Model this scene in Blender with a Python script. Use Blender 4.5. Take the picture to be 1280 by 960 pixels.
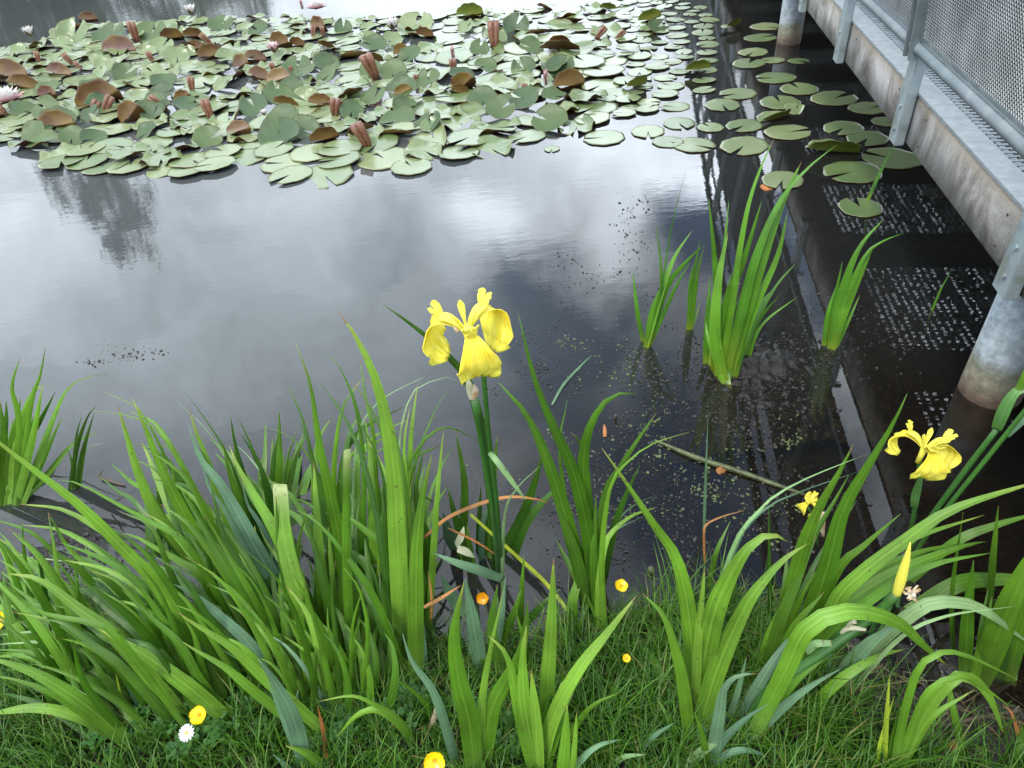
import bpy, bmesh, math, random
import numpy as np
from mathutils import Vector, Matrix
random.seed(7); np.random.seed(7)
for o in list(bpy.data.objects): bpy.data.objects.remove(o)
SC = bpy.context.scene
COL = SC.collection
R = math.radians

# ------------------------------------------------------------------ camera
FPX, CAMH = 860.0, 1.45                       # focal length in photo pixels (1280 wide), eye height over the water
_d = np.array([110., 1030., FPX]); _d /= np.linalg.norm(_d)
_f = np.array([0., 0., 1.]) - _d * _d[2]; _f /= np.linalg.norm(_f)
_r = np.cross(_d, _f)
if _r[0] < 0: _r = -_r
def ray(px, py):
    v = np.array([px - 640., py - 480., FPX]); v /= np.linalg.norm(v)
    return Vector((v @ _r, v @ _f, -(v @ _d)))
EYE = Vector((0, 0, CAMH))
def at_z(px, py, z=0.0):
    r = ray(px, py); return EYE + r * ((z - CAMH) / r.z)
def at_y(px, py, y):
    r = ray(px, py); return EYE + r * (y / r.y)
cd = bpy.data.cameras.new('camera'); cam = bpy.data.objects.new('camera', cd); COL.objects.link(cam)
cd.sensor_width = 36; cd.lens = 36 * FPX / 1280; cd.clip_start = 0.02; cd.clip_end = 3000
_m = Matrix(((_r[0], -_r[1], -_r[2]), (_f[0], -_f[1], -_f[2]), (-_d[0], _d[1], _d[2]))).to_4x4()
_m.translation = EYE
cam.matrix_world = _m
SC.camera = cam

# ------------------------------------------------------------------ sky, sun, exposure
SUN_EL, SUN_AZ = R(56), R(215)                # azimuth clockwise from +Y
SC.view_settings.view_transform = 'Standard'; SC.view_settings.look = 'None'
SC.view_settings.exposure = 0.85; SC.view_settings.gamma = 1; SC.view_settings.use_curve_mapping = False
W = bpy.data.worlds.new('World'); SC.world = W; W.use_nodes = True
nt = W.node_tree; nt.nodes.clear()
def N(t, kind, **kw):
    n = t.nodes.new(kind)
    for k, v in kw.items():
        if k.startswith('i_'): n.inputs[k[2:].replace('_', ' ')].default_value = v
        else: setattr(n, k, v)
    return n
def L(t, a, b): t.links.new(a, b)
def math_node(t, op, a, b=None, clamp=False):
    n = t.nodes.new('ShaderNodeMath'); n.operation = op; n.use_clamp = clamp
    for i, v in enumerate((a, b)):
        if v is None: continue
        if isinstance(v, (int, float)): n.inputs[i].default_value = v
        else: t.links.new(v, n.inputs[i])
    return n.outputs[0]
sky = N(nt, 'ShaderNodeTexSky', sky_type='NISHITA', sun_disc=False, sun_elevation=SUN_EL, sun_rotation=SUN_AZ)
tc = N(nt, 'ShaderNodeTexCoord')
nz = N(nt, 'ShaderNodeTexNoise'); nz.inputs['Scale'].default_value = 7.0; nz.inputs['Detail'].default_value = 8; nz.inputs['Roughness'].default_value = .55
L(nt, tc.outputs['Generated'], nz.inputs['Vector'])
# direction, warped a little so cloud edges are ragged
ws = N(nt, 'ShaderNodeVectorMath', operation='SUBTRACT'); L(nt, nz.outputs['Color'], ws.inputs[0]); ws.inputs[1].default_value = (.5, .5, .5)
wsc = N(nt, 'ShaderNodeVectorMath', operation='SCALE'); L(nt, ws.outputs[0], wsc.inputs[0]); wsc.inputs['Scale'].default_value = .26
wa = N(nt, 'ShaderNodeVectorMath', operation='ADD'); L(nt, tc.outputs['Generated'], wa.inputs[0]); L(nt, wsc.outputs[0], wa.inputs[1])
wn = N(nt, 'ShaderNodeVectorMath', operation='NORMALIZE'); L(nt, wa.outputs[0], wn.inputs[0])
def blobs(spec):
    tot = None
    for px, py, rad, amp in spec:
        r = ray(px, py); dv = (r.x, r.y, -r.z)
        dp = N(nt, 'ShaderNodeVectorMath', operation='DOT_PRODUCT'); L(nt, wn.outputs[0], dp.inputs[0]); dp.inputs[1].default_value = dv
        mr = N(nt, 'ShaderNodeMapRange', interpolation_type='SMOOTHSTEP')
        mr.inputs['From Min'].default_value = math.cos(R(rad)); mr.inputs['From Max'].default_value = 1.0
        mr.inputs['To Min'].default_value = 0; mr.inputs['To Max'].default_value = amp
        L(nt, dp.outputs['Value'], mr.inputs['Value'])
        tot = mr.outputs[0] if tot is None else math_node(nt, 'ADD', tot, mr.outputs[0])
    return tot
bright = blobs([(700, 245, 9, 1.0), (800, 215, 8, 1.0), (600, 300, 7, .6), (850, 240, 5, 1.3), (385, 265, 8, .5), (20, 350, 7, .6), (1150, 330, 14, 1.0), (610, 250, 5, 1.0),
                (905, 240, 5, 1.8), (560, 40, 9, .35), (760, 60, 10, .4), (200, 450, 6, .15), (760, 330, 5, .6), (1030, 180, 8, .4)])
bluem = blobs([(885, 300, 6, 1.2), (1012, 350, 7, 1.1), (690, 390, 7, .9), (640, 470, 10, .6), (780, 520, 12, .7), (900, 620, 14, .7), (470, 325, 3, .35), (900, 760, 16, .5)])
nz2 = N(nt, 'ShaderNodeTexNoise'); nz2.inputs['Scale'].default_value = 4.6; nz2.inputs['Detail'].default_value = 9; nz2.inputs['Roughness'].default_value = .66; nz2.inputs['Distortion'].default_value = .5
mp = N(nt, 'ShaderNodeMapping'); mp.inputs['Scale'].default_value = (1, 1, 2.2); L(nt, wn.outputs[0], mp.inputs['Vector']); L(nt, mp.outputs[0], nz2.inputs['Vector'])
base = N(nt, 'ShaderNodeMapRange'); base.inputs['From Min'].default_value = .3; base.inputs['From Max'].default_value = .72
base.inputs['To Min'].default_value = .90; base.inputs['To Max'].default_value = 1.85; L(nt, nz2.outputs['Fac'], base.inputs['Value'])
sepd = N(nt, 'ShaderNodeSeparateXYZ'); L(nt, tc.outputs['Generated'], sepd.inputs[0])
low = N(nt, 'ShaderNodeMapRange'); low.inputs['From Min'].default_value = .15; low.inputs['From Max'].default_value = .9; low.inputs['To Min'].default_value = .0; low.inputs['To Max'].default_value = -.15
L(nt, sepd.outputs['Z'], low.inputs['Value'])
lum = math_node(nt, 'ADD', math_node(nt, 'ADD', base.outputs[0], bright), low.outputs[0])
ccol = N(nt, 'ShaderNodeVectorMath', operation='SCALE'); ccol.inputs[0].default_value = (8.9, 9.85, 10.9); L(nt, lum, ccol.inputs['Scale'])
skys = N(nt, 'ShaderNodeVectorMath', operation='SCALE'); L(nt, sky.outputs[0], skys.inputs[0]); skys.inputs['Scale'].default_value = 1.5
mixs = N(nt, 'ShaderNodeMix', data_type='RGBA'); L(nt, math_node(nt, 'MULTIPLY', bluem, .85, True), mixs.inputs['Factor'])
L(nt, ccol.outputs[0], mixs.inputs['A']); L(nt, skys.outputs[0], mixs.inputs['B'])
bg = N(nt, 'ShaderNodeBackground'); bg.inputs['Strength'].default_value = .10; L(nt, mixs.outputs['Result'], bg.inputs['Color'])
wo = N(nt, 'ShaderNodeOutputWorld'); L(nt, bg.outputs[0], wo.inputs['Surface'])
sd = bpy.data.lights.new('sun', 'SUN'); sd.energy = 1.5; sd.angle = R(12); sd.color = (1, .95, .86)
sun = bpy.data.objects.new('sun', sd); COL.objects.link(sun)
_sv = Vector((math.sin(SUN_AZ) * math.cos(SUN_EL), math.cos(SUN_AZ) * math.cos(SUN_EL), math.sin(SUN_EL)))
sun.rotation_euler = _sv.to_track_quat('Z', 'Y').to_euler()
SC.cycles.max_bounces = 8; SC.cycles.transparent_max_bounces = 24; SC.cycles.diffuse_bounces = 3; SC.cycles.glossy_bounces = 4
SC.cycles.caustics_reflective = False; SC.cycles.caustics_refractive = False

# ------------------------------------------------------------------ helpers
def tag(o, label=None, cat=None, group=None, kind=None):
    if label: o['label'] = label
    if cat: o['category'] = cat
    if group: o['group'] = group
    if kind: o['kind'] = kind
    return o
def mesh_obj(name, verts, faces, mats, parent=None, smooth=True, uv=None, midx=None, loc=None):
    me = bpy.data.meshes.new(name); me.from_pydata([tuple(v) for v in verts], [], faces)
    if not isinstance(mats, (list, tuple)): mats = [mats]
    for m in mats: me.materials.append(m)
    if midx is not None: me.polygons.foreach_set('material_index', midx)
    if smooth: me.polygons.foreach_set('use_smooth', [True] * len(me.polygons))
    if uv is not None:
        ul = me.uv_layers.new(name='UVMap'); li = np.empty(len(me.loops), dtype=np.int32); me.loops.foreach_get('vertex_index', li)
        ul.data.foreach_set('uv', np.asarray(uv, dtype=np.float32)[li].ravel())
    me.update()
    o = bpy.data.objects.new(name, me); COL.objects.link(o)
    if parent: o.parent = parent
    if loc is not None: o.location = loc
    return o
def empty(name, loc=(0, 0, 0), rz=0, parent=None):
    o = bpy.data.objects.new(name, None); COL.objects.link(o); o.location = loc; o.rotation_euler = (0, 0, rz)
    o.empty_display_size = .05
    if parent: o.parent = parent
    return o
class MB:                                      # collects shapes for ONE mesh
    def __init__(s): s.v = []; s.f = []; s.m = []
    def add(s, v, f, m=0):
        b = len(s.v); s.v += [tuple(x) for x in v]; s.f += [tuple(i + b for i in q) for q in f]; s.m += [m] * len(f)
    def box(s, x0, x1, y0, y1, z0, z1, m=0, bev=0.0):
        bm = bmesh.new(); bmesh.ops.create_cube(bm, size=1)
        for v in bm.verts: v.co = ((x0 + x1) / 2 + v.co.x * (x1 - x0), (y0 + y1) / 2 + v.co.y * (y1 - y0), (z0 + z1) / 2 + v.co.z * (z1 - z0))
        if bev: bmesh.ops.bevel(bm, geom=bm.edges[:], offset=bev, segments=2, affect='EDGES')
        bm.verts.index_update(); s.add([v.co.copy() for v in bm.verts], [[v.index for v in f.verts] for f in bm.faces], m); bm.free()
    def tube(s, pts, rad, n=8, cap=True, m=0, flat=1.0):
        pts = [Vector(p) for p in pts]; rs = rad if isinstance(rad, (list, tuple)) else [rad] * len(pts)
        vs = []; fs = []; ref = None
        for i, p in enumerate(pts):
            t = (pts[min(i + 1, len(pts) - 1)] - pts[max(i - 1, 0)]).normalized()
            if ref is None: ref = t.orthogonal().normalized()
            a = (ref - t * ref.dot(t)).normalized(); b = t.cross(a); ref = a
            for k in range(n):
                an = 2 * math.pi * k / n; vs.append(p + a * math.cos(an) * rs[i] + b * math.sin(an) * rs[i] * flat)
        for i in range(len(pts) - 1):
            for k in range(n): fs.append((i * n + k, i * n + (k + 1) % n, (i + 1) * n + (k + 1) % n, (i + 1) * n + k))
        if cap: fs.append(tuple(range(n))[::-1]); fs.append(tuple((len(pts) - 1) * n + k for k in range(n)))
        s.add(vs, fs, m)
    def build(s, name, mats, parent=None, smooth=False, loc=None):
        return mesh_obj(name, s.v, s.f, mats, parent, smooth, None, s.m, loc)
def smooth(a, b, x):
    t = max(0., min(1., (x - a) / (b - a))); return t * t * (3 - 2 * t)
def spline(P, n):                              # Catmull-Rom through P, n+1 samples
    P = [Vector(p) for p in P]
    if len(P) == 2: return [P[0].lerp(P[1], i / n) for i in range(n + 1)]
    Q = [P[0] * 2 - P[1]] + P + [P[-1] * 2 - P[-2]]
    seg = [(P[i + 1] - P[i]).length for i in range(len(P) - 1)]; tot = sum(seg); out = []
    for i in range(n + 1):
        s = tot * i / n; k = 0
        while k < len(seg) - 1 and s > seg[k]: s -= seg[k]; k += 1
        t = min(1, s / seg[k]); a, b, c, e = Q[k:k + 4]
        out.append(.5 * ((2 * b) + (c - a) * t + (2 * a - 5 * b + 4 * c - e) * t * t + (3 * b - a - 3 * c + e) * t ** 3))
    return out

# ------------------------------------------------------------------ materials
def newmat(name):
    m = bpy.data.materials.new(name); m.use_nodes = True; t = m.node_tree
    return m, t, t.nodes['Principled BSDF'], t.nodes['Material Output']
def leaf_mat(name, c1, c2, tipc=None, basec=None, rough=.42, trans=.28, vein=55, spots=.0, spec=.45, scorch=.62):
    """blade material: colour varies per object, fine parallel veins along the blade, own tip and base tints"""
    m, t, b, out = newmat(name)
    uv = N(t, 'ShaderNodeUVMap'); sp = N(t, 'ShaderNodeSeparateXYZ'); L(t, uv.outputs[0], sp.inputs[0])
    oi = N(t, 'ShaderNodeObjectInfo')
    mx = N(t, 'ShaderNodeMix', data_type='RGBA'); mx.inputs['A'].default_value = (*c1, 1); mx.inputs['B'].default_value = (*c2, 1)
    L(t, oi.outputs['Random'], mx.inputs['Factor']); col = mx.outputs['Result']
    g = N(t, 'ShaderNodeNewGeometry')
    n1 = N(t, 'ShaderNodeTexNoise'); n1.inputs['Scale'].default_value = 9; n1.inputs['Detail'].default_value = 4; L(t, g.outputs['Position'], n1.inputs['Vector'])
    hs = N(t, 'ShaderNodeHueSaturation'); mr = N(t, 'ShaderNodeMapRange'); mr.inputs['To Min'].default_value = .72; mr.inputs['To Max'].default_value = 1.3
    mr.inputs['From Min'].default_value = .3; mr.inputs['From Max'].default_value = .7
    L(t, n1.outputs['Fac'], mr.inputs['Value']); L(t, mr.outputs[0], hs.inputs['Value']); L(t, col, hs.inputs['Color']); col = hs.outputs[0]
    w = N(t, 'ShaderNodeTexNoise'); w.inputs['Scale'].default_value = 1; w.inputs['Detail'].default_value = 2
    cv = N(t, 'ShaderNodeCombineXYZ'); L(t, math_node(t, 'MULTIPLY', sp.outputs['X'], vein), cv.inputs[0]); L(t, math_node(t, 'MULTIPLY', sp.outputs['Y'], 2.5), cv.inputs[1])
    L(t, oi.outputs['Random'], cv.inputs[2]); L(t, cv.outputs[0], w.inputs['Vector'])
    mv = N(t, 'ShaderNodeMix', data_type='RGBA', blend_type='MULTIPLY'); mv.inputs['Factor'].default_value = .75
    rv = N(t, 'ShaderNodeMapRange'); rv.inputs['From Min'].default_value = .3; rv.inputs['From Max'].default_value = .65; rv.inputs['To Min'].default_value = .50; rv.inputs['To Max'].default_value = 1.22
    L(t, w.outputs['Fac'], rv.inputs['Value']); L(t, col, mv.inputs['A']); L(t, rv.outputs[0], mv.inputs['B']); col = mv.outputs['Result']
    for c, a0, a1 in ((tipc, .86, 1.0), (basec, .32, .0)):
        if c:
            q = N(t, 'ShaderNodeMapRange', interpolation_type='SMOOTHSTEP'); q.inputs['From Min'].default_value = a0; q.inputs['From Max'].default_value = a1
            if a1 < a0:
                q.inputs['From Min'].default_value = a1; q.inputs['From Max'].default_value = a0; q.inputs['To Min'].default_value = .85; q.inputs['To Max'].default_value = 0
            L(t, sp.outputs['Y'], q.inputs['Value'])
            mm = N(t, 'ShaderNodeMix', data_type='RGBA'); L(t, q.outputs[0], mm.inputs['Factor']); L(t, col, mm.inputs['A']); mm.inputs['B'].default_value = (*c, 1); col = mm.outputs['Result']
    # midrib: a slightly paler line; scorched brown point on some blades
    mrb = N(t, 'ShaderNodeMapRange'); mrb.inputs['From Min'].default_value = .0; mrb.inputs['From Max'].default_value = .05; mrb.inputs['To Min'].default_value = .45; mrb.inputs['To Max'].default_value = 0
    L(t, math_node(t, 'ABSOLUTE', math_node(t, 'SUBTRACT', sp.outputs['X'], .5)), mrb.inputs['Value'])
    mq = N(t, 'ShaderNodeMix', data_type='RGBA'); L(t, mrb.outputs[0], mq.inputs['Factor']); L(t, col, mq.inputs['A']); mq.inputs['B'].default_value = (c2[0] * 1.6 + .02, c2[1] * 1.35, c2[2] * 1.6 + .01, 1); col = mq.outputs['Result']
    ts = math_node(t, 'MULTIPLY', math_node(t, 'GREATER_THAN', sp.outputs['Y'], .972), math_node(t, 'GREATER_THAN', oi.outputs['Random'], scorch))
    mq = N(t, 'ShaderNodeMix', data_type='RGBA'); L(t, math_node(t, 'MULTIPLY', ts, .85), mq.inputs['Factor']); L(t, col, mq.inputs['A']); mq.inputs['B'].default_value = (.16, .09, .03, 1); col = mq.outputs['Result']
    # small brown nicks and blemishes
    n3 = N(t, 'ShaderNodeTexNoise'); n3.inputs['Scale'].default_value = 120; n3.inputs['Detail'].default_value = 1; L(t, g.outputs['Position'], n3.inputs['Vector'])
    th = N(t, 'ShaderNodeMapRange'); th.inputs['From Min'].default_value = .71 - spots; th.inputs['From Max'].default_value = .75 - spots; th.inputs['To Max'].default_value = .7; L(t, n3.outputs['Fac'], th.inputs['Value'])
    ms = N(t, 'ShaderNodeMix', data_type='RGBA'); L(t, th.outputs[0], ms.inputs['Factor']); L(t, col, ms.inputs['A']); ms.inputs['B'].default_value = (.10, .075, .03, 1); col = ms.outputs['Result']
    L(t, col, b.inputs['Base Color']); b.inputs['Roughness'].default_value = rough; b.inputs['Specular IOR Level'].default_value = spec
    bp = N(t, 'ShaderNodeBump'); bp.inputs['Strength'].default_value = .35; bp.inputs['Distance'].default_value = .0006; L(t, w.outputs['Fac'], bp.inputs['Height']); L(t, bp.outputs[0], b.inputs['Normal'])
    tr = N(t, 'ShaderNodeBsdfTranslucent'); tb = N(t, 'ShaderNodeHueSaturation'); tb.inputs['Value'].default_value = 1.9; tb.inputs['Saturation'].default_value = 1.1; L(t, col, tb.inputs['Color']); L(t, tb.outputs[0], tr.inputs['Color'])
    ms2 = N(t, 'ShaderNodeMixShader'); ms2.inputs[0].default_value = trans; L(t, b.outputs[0], ms2.inputs[1]); L(t, tr.outputs[0], ms2.inputs[2]); L(t, ms2.outputs[0], out.inputs['Surface'])
    return m
def noise_mat(name, cols, scale=8, detail=6, rough=.8, metal=0., bump=.3, bdist=.002, coord='Object', stretch=(1, 1, 1), spec=.5, lo=.32, hi=.68, trans=0.):
    m, t, b, out = newmat(name)
    tcn = N(t, 'ShaderNodeTexCoord'); mp_ = N(t, 'ShaderNodeMapping'); mp_.inputs['Scale'].default_value = stretch; L(t, tcn.outputs[coord], mp_.inputs['Vector'])
    n = N(t, 'ShaderNodeTexNoise'); n.inputs['Scale'].default_value = scale; n.inputs['Detail'].default_value = detail; n.inputs['Roughness'].default_value = .62; L(t, mp_.outputs[0], n.inputs['Vector'])
    cr = N(t, 'ShaderNodeValToRGB'); e = cr.color_ramp.elements
    for i, c in enumerate(cols):
        pos = lo + (hi - lo) * i / max(1, len(cols) - 1)
        if i < 2: e[i].position = pos; e[i].color = (*c, 1)
        else: q = e.new(pos); q.color = (*c, 1)
    L(t, n.outputs['Fac'], cr.inputs[0]); L(t, cr.outputs[0], b.inputs['Base Color'])
    b.inputs['Roughness'].default_value = rough; b.inputs['Metallic'].default_value = metal; b.inputs['Specular IOR Level'].default_value = spec
    if bump:
        n2 = N(t, 'ShaderNodeTexNoise'); n2.inputs['Scale'].default_value = scale * 5; n2.inputs['Detail'].default_value = 4; L(t, mp_.outputs[0], n2.inputs['Vector'])
        bp = N(t, 'ShaderNodeBump'); bp.inputs['Strength'].default_value = bump; bp.inputs['Distance'].default_value = bdist; L(t, n2.outputs['Fac'], bp.inputs['Height']); L(t, bp.outputs[0], b.inputs['Normal'])
    if trans:
        tr = N(t, 'ShaderNodeBsdfTranslucent'); L(t, cr.outputs[0], tr.inputs['Color']); ms = N(t, 'ShaderNodeMixShader'); ms.inputs[0].default_value = trans
        L(t, b.outputs[0], ms.inputs[1]); L(t, tr.outputs[0], ms.inputs[2]); L(t, ms.outputs[0], out.inputs['Surface'])
    return m
M = {}
M['g'] = leaf_mat('iris_green', (.070, .185, .012), (.125, .265, .020), basec=(.15, .26, .05))
M['b'] = leaf_mat('iris_bright', (.125, .275, .020), (.19, .35, .040), tipc=(.24, .30, .05), basec=(.17, .30, .07))
M['d'] = leaf_mat('iris_dark', (.045, .13, .014), (.08, .18, .018), rough=.36)
M['t'] = leaf_mat('iris_glaucous', (.085, .18, .10), (.13, .24, .12), rough=.6, trans=.12)
M['p'] = leaf_mat('iris_pale', (.30, .42, .20), (.22, .38, .15), rough=.5)
M['y'] = leaf_mat('iris_yellowing', (.42, .48, .05), (.34, .46, .04), basec=(.16, .32, .04))
M['o'] = leaf_mat('iris_dead', (.42, .15, .035), (.36, .17, .05), rough=.6, trans=.15, spots=.08)
M['w'] = leaf_mat('iris_water', (.06, .20, .015), (.12, .29, .02), basec=(.26, .34, .03), rough=.38)
M['cut'] = leaf_mat('iris_cut_blade', (.10, .24, .016), (.14, .28, .028), tipc=(.30, .36, .14), basec=(.15, .26, .05), scorch=2)
M['stem'] = leaf_mat('iris_stem', (.035, .12, .02), (.045, .14, .02), rough=.4, trans=.05)
# ------------------------------------------------------------------ terrain: one sheet, bank + pond bed + far shore
SX = [-60, -6, -3, -1.5, -1.15, -.5, -.1, .25, .45, .62, .85, 1.2, 3, 60]
SY = [2.2, 1.7, 1.30, 1.15, 1.08, .93, .80, .86, .86, .74, .58, .52, .45, .4]
def shore(x): return float(np.interp(x, SX, SY))
def hsh(x, y): return math.sin(x * 12.9 + y * 7.7) * .5 + math.sin(x * 5.3 - y * 9.1 + 1.3) * .3 + math.sin(x * 23.1 + y * 17.9) * .2
def ground_z(x, y):
    s = shore(x) + .02 * hsh(x * 1.3, 0)
    if y < s:
        z = .085 * smooth(0, .3, s - y) + .012 * hsh(x * 1.7, y * 1.7) * smooth(0, .2, s - y) + .006
        if x > .55: z *= 1 - .55 * smooth(.55, .8, x)
        if y < -1: z += (-1 - y) * .04
        return z
    z = -.42 * (1 - math.exp(-(y - s) * .9)) - .012
    # far and side shores of the pond
    far = 30 + 3 * math.sin(x * .1); z += smooth(far - 2, far + 1, y) * .9
    z += smooth(22, 26, abs(x + 2)) * .9
    # mud heap where the water irises root, and the muddy corner on the right
    m = math.exp(-(((x - .80) / .24) ** 2 + ((y - 1.72) / .18) ** 2)); z *= 1 - .9 * m
    m3 = smooth(.45, .7, x) * smooth(.35, .05, y - s); z = z * (1 - .93 * m3) + .008 * hsh(x * 4, y * 4) * m3
    return z
def axis(a, b, fine, grow):
    xs = list(np.arange(a, b + 1e-6, fine)); st = fine; x = b
    while x < 400: st *= grow; x += st; xs.append(x)
    st = fine; x = a
    while x > -400: st *= grow; x -= st; xs.insert(0, x)
    return xs
GX = axis(-2.6, 2.2, .025, 1.12); GY = axis(.2, 3.0, .025, 1.12)
gv = [(x, y, ground_z(x, y)) for y in GY for x in GX]; nx = len(GX)
gf = [(j * nx + i, j * nx + i + 1, (j + 1) * nx + i + 1, (j + 1) * nx + i) for j in range(len(GY) - 1) for i in range(nx - 1)]
m, t, b, out = newmat('soil_and_mud')
g = N(t, 'ShaderNodeNewGeometry'); n1 = N(t, 'ShaderNodeTexNoise'); n1.inputs['Scale'].default_value = 22; n1.inputs['Detail'].default_value = 8; n1.inputs['Roughness'].default_value = .7; L(t, g.outputs['Position'], n1.inputs['Vector'])
cr = N(t, 'ShaderNodeValToRGB'); e = cr.color_ramp.elements; e[0].position = .33; e[0].color = (.006, .0055, .005, 1); e[1].position = .62; e[1].color = (.032, .026, .019, 1)
q = e.new(.72); q.color = (.10, .08, .05, 1); q = e.new(.78); q.color = (.05, .04, .025, 1)
L(t, n1.outputs['Fac'], cr.inputs[0])
sp = N(t, 'ShaderNodeSeparateXYZ'); L(t, g.outputs['Position'], sp.inputs[0])
fg = N(t, 'ShaderNodeMapRange'); fg.inputs['From Min'].default_value = .25; fg.inputs['From Max'].default_value = .5; L(t, sp.outputs['Z'], fg.inputs['Value'])
mg = N(t, 'ShaderNodeMix', data_type='RGBA'); L(t, fg.outputs[0], mg.inputs['Factor']); L(t, cr.outputs[0], mg.inputs['A']); mg.inputs['B'].default_value = (.05, .09, .02, 1)
L(t, mg.outputs['Result'], b.inputs['Base Color'])
rw = N(t, 'ShaderNodeMapRange'); rw.inputs['From Min'].default_value = .01; rw.inputs['From Max'].default_value = .04; rw.inputs['To Min'].default_value = .16; rw.inputs['To Max'].default_value = .9
L(t, sp.outputs['Z'], rw.inputs['Value']); L(t, rw.outputs[0], b.inputs['Roughness'])
n2 = N(t, 'ShaderNodeTexNoise'); n2.inputs['Scale'].default_value = 70; n2.inputs['Detail'].default_value = 6; L(t, g.outputs['Position'], n2.inputs['Vector'])
bp = N(t, 'ShaderNodeBump'); bp.inputs['Strength'].default_value = .9; bp.inputs['Distance'].default_value = .012; L(t, n2.outputs['Fac'], bp.inputs['Height']); L(t, bp.outputs[0], b.inputs['Normal'])
tag(mesh_obj('ground', gv, gf, m), 'dark muddy bank and pond bed', kind='structure')

# ------------------------------------------------------------------ water
m, t, b, out = newmat('pond_water'); t.nodes.remove(b)
g = N(t, 'ShaderNodeNewGeometry'); mpn = N(t, 'ShaderNodeMapping'); mpn.inputs['Rotation'].default_value = (0, 0, R(12)); mpn.inputs['Scale'].default_value = (1, 2.3, 1); L(t, g.outputs['Position'], mpn.inputs['Vector'])
hs = None
spw = N(t, 'ShaderNodeSeparateXYZ'); L(t, g.outputs['Position'], spw.inputs[0])
amp = N(t, 'ShaderNodeMapRange'); amp.inputs['From Min'].default_value = 1.2; amp.inputs['From Max'].default_value = 7; amp.inputs['To Min'].default_value = .11; amp.inputs['To Max'].default_value = .42; L(t, spw.outputs['Y'], amp.inputs['Value'])
for sc, w in ((5, .0030), (17, .0012), (48, .00050)):
    n = N(t, 'ShaderNodeTexNoise'); n.inputs['Scale'].default_value = sc; n.inputs['Detail'].default_value = 1.5; L(t, mpn.outputs[0], n.inputs['Vector'])
    x = math_node(t, 'MULTIPLY', n.outputs['Fac'], w); hs = x if hs is None else math_node(t, 'ADD', hs, x)
hs = math_node(t, 'MULTIPLY', hs, amp.outputs[0])
bp = N(t, 'ShaderNodeBump'); bp.inputs['Strength'].default_value = 1; bp.inputs['Distance'].default_value = .55; L(t, hs, bp.inputs['Height'])
gl = N(t, 'ShaderNodeBsdfGlossy'); gl.inputs['Roughness'].default_value = .012; L(t, bp.outputs[0], gl.inputs['Normal'])
gl.inputs['Color'].default_value = (1, 1, 1, 1)
fr = N(t, 'ShaderNodeFresnel'); fr.inputs['IOR'].default_value = 1.5; L(t, bp.outputs[0], fr.inputs['Normal'])
tr = N(t, 'ShaderNodeBsdfTransparent'); tr.inputs['Color'].default_value = (.62, .52, .34, 1)
df = N(t, 'ShaderNodeBsdfDiffuse')
mk = N(t, 'ShaderNodeTexNoise'); mk.inputs['Scale'].default_value = 1.1; mk.inputs['Detail'].default_value = 3; L(t, g.outputs['Position'], mk.inputs['Vector'])
mc = N(t, 'ShaderNodeMix', data_type='RGBA'); mc.inputs['A'].default_value = (.050, .057, .060, 1); mc.inputs['B'].default_value = (.078, .086, .088, 1); L(t, mk.outputs['Fac'], mc.inputs['Factor']); L(t, mc.outputs['Result'], df.inputs['Color'])
# murk thickens with depth: clear over the shallow right corner, cloudy out to the left
dx = N(t, 'ShaderNodeMapRange', interpolation_type='SMOOTHSTEP'); dx.inputs['From Min'].default_value = .75; dx.inputs['From Max'].default_value = -.7; dx.inputs['To Min'].default_value = .16; dx.inputs['To Max'].default_value = .9; L(t, spw.outputs['X'], dx.inputs['Value'])
dy_ = N(t, 'ShaderNodeMapRange', interpolation_type='SMOOTHSTEP'); dy_.inputs['From Min'].default_value = 1.3; dy_.inputs['From Max'].default_value = 2.0; dy_.inputs['To Min'].default_value = .3; L(t, spw.outputs['Y'], dy_.inputs['Value'])
m1 = N(t, 'ShaderNodeMixShader'); L(t, math_node(t, 'MULTIPLY', dx.outputs[0], dy_.outputs[0]), m1.inputs[0]); L(t, tr.outputs[0], m1.inputs[1]); L(t, df.outputs[0], m1.inputs[2])
m2 = N(t, 'ShaderNodeMixShader'); L(t, fr.outputs[0], m2.inputs[0]); L(t, m1.outputs[0], m2.inputs[1]); L(t, gl.outputs[0], m2.inputs[2])
L(t, m2.outputs[0], out.inputs['Surface'])
wv = [(-27, -3, 0), (27, -3, 0), (27, 34, 0), (-27, 34, 0)]
tag(mesh_obj('water', wv, [(0, 1, 2, 3)], m, smooth=False), 'calm pond water', kind='structure')

# ------------------------------------------------------------------ footbridge
BR_U = Vector((.2145, .9767, 0)); BR_N = Vector((.9767, -.2145, 0))
BO = at_z(1246.7, 334, .42); BO.z = 0                  # foot point of the fascia's outer face
br = empty('footbridge', BO, -math.atan2(.2145, .9767))
tag(br, 'galvanised steel footbridge with mesh railing panels and weathered concrete edge boards over the pond', 'footbridge')
M['galv'] = noise_mat('galvanised_steel', [(.12, .15, .165), (.165, .20, .215), (.23, .265, .28)], scale=9, rough=.48, metal=.35, bump=.15, bdist=.0008)
M['galv_weathered'] = noise_mat('weathered_galvanised', [(.13, .10, .04), (.17, .18, .13), (.20, .24, .25), (.26, .31, .33)], scale=9, rough=.55, metal=.25, bump=.2, bdist=.001, lo=.25, hi=.55)
M['meshsteel'] = noise_mat('mesh_steel', [(.09, .10, .105), (.17, .185, .19)], scale=8, rough=.32, metal=.7, bump=0)
M['capm'] = noise_mat('cap_steel', [(.19, .21, .215), (.29, .315, .32)], scale=30, rough=.5, metal=.2, bump=.1)
M['beam'] = noise_mat('beam_steel', [(.035, .03, .024), (.075, .065, .05)], scale=10, rough=.7, metal=.1)
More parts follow.
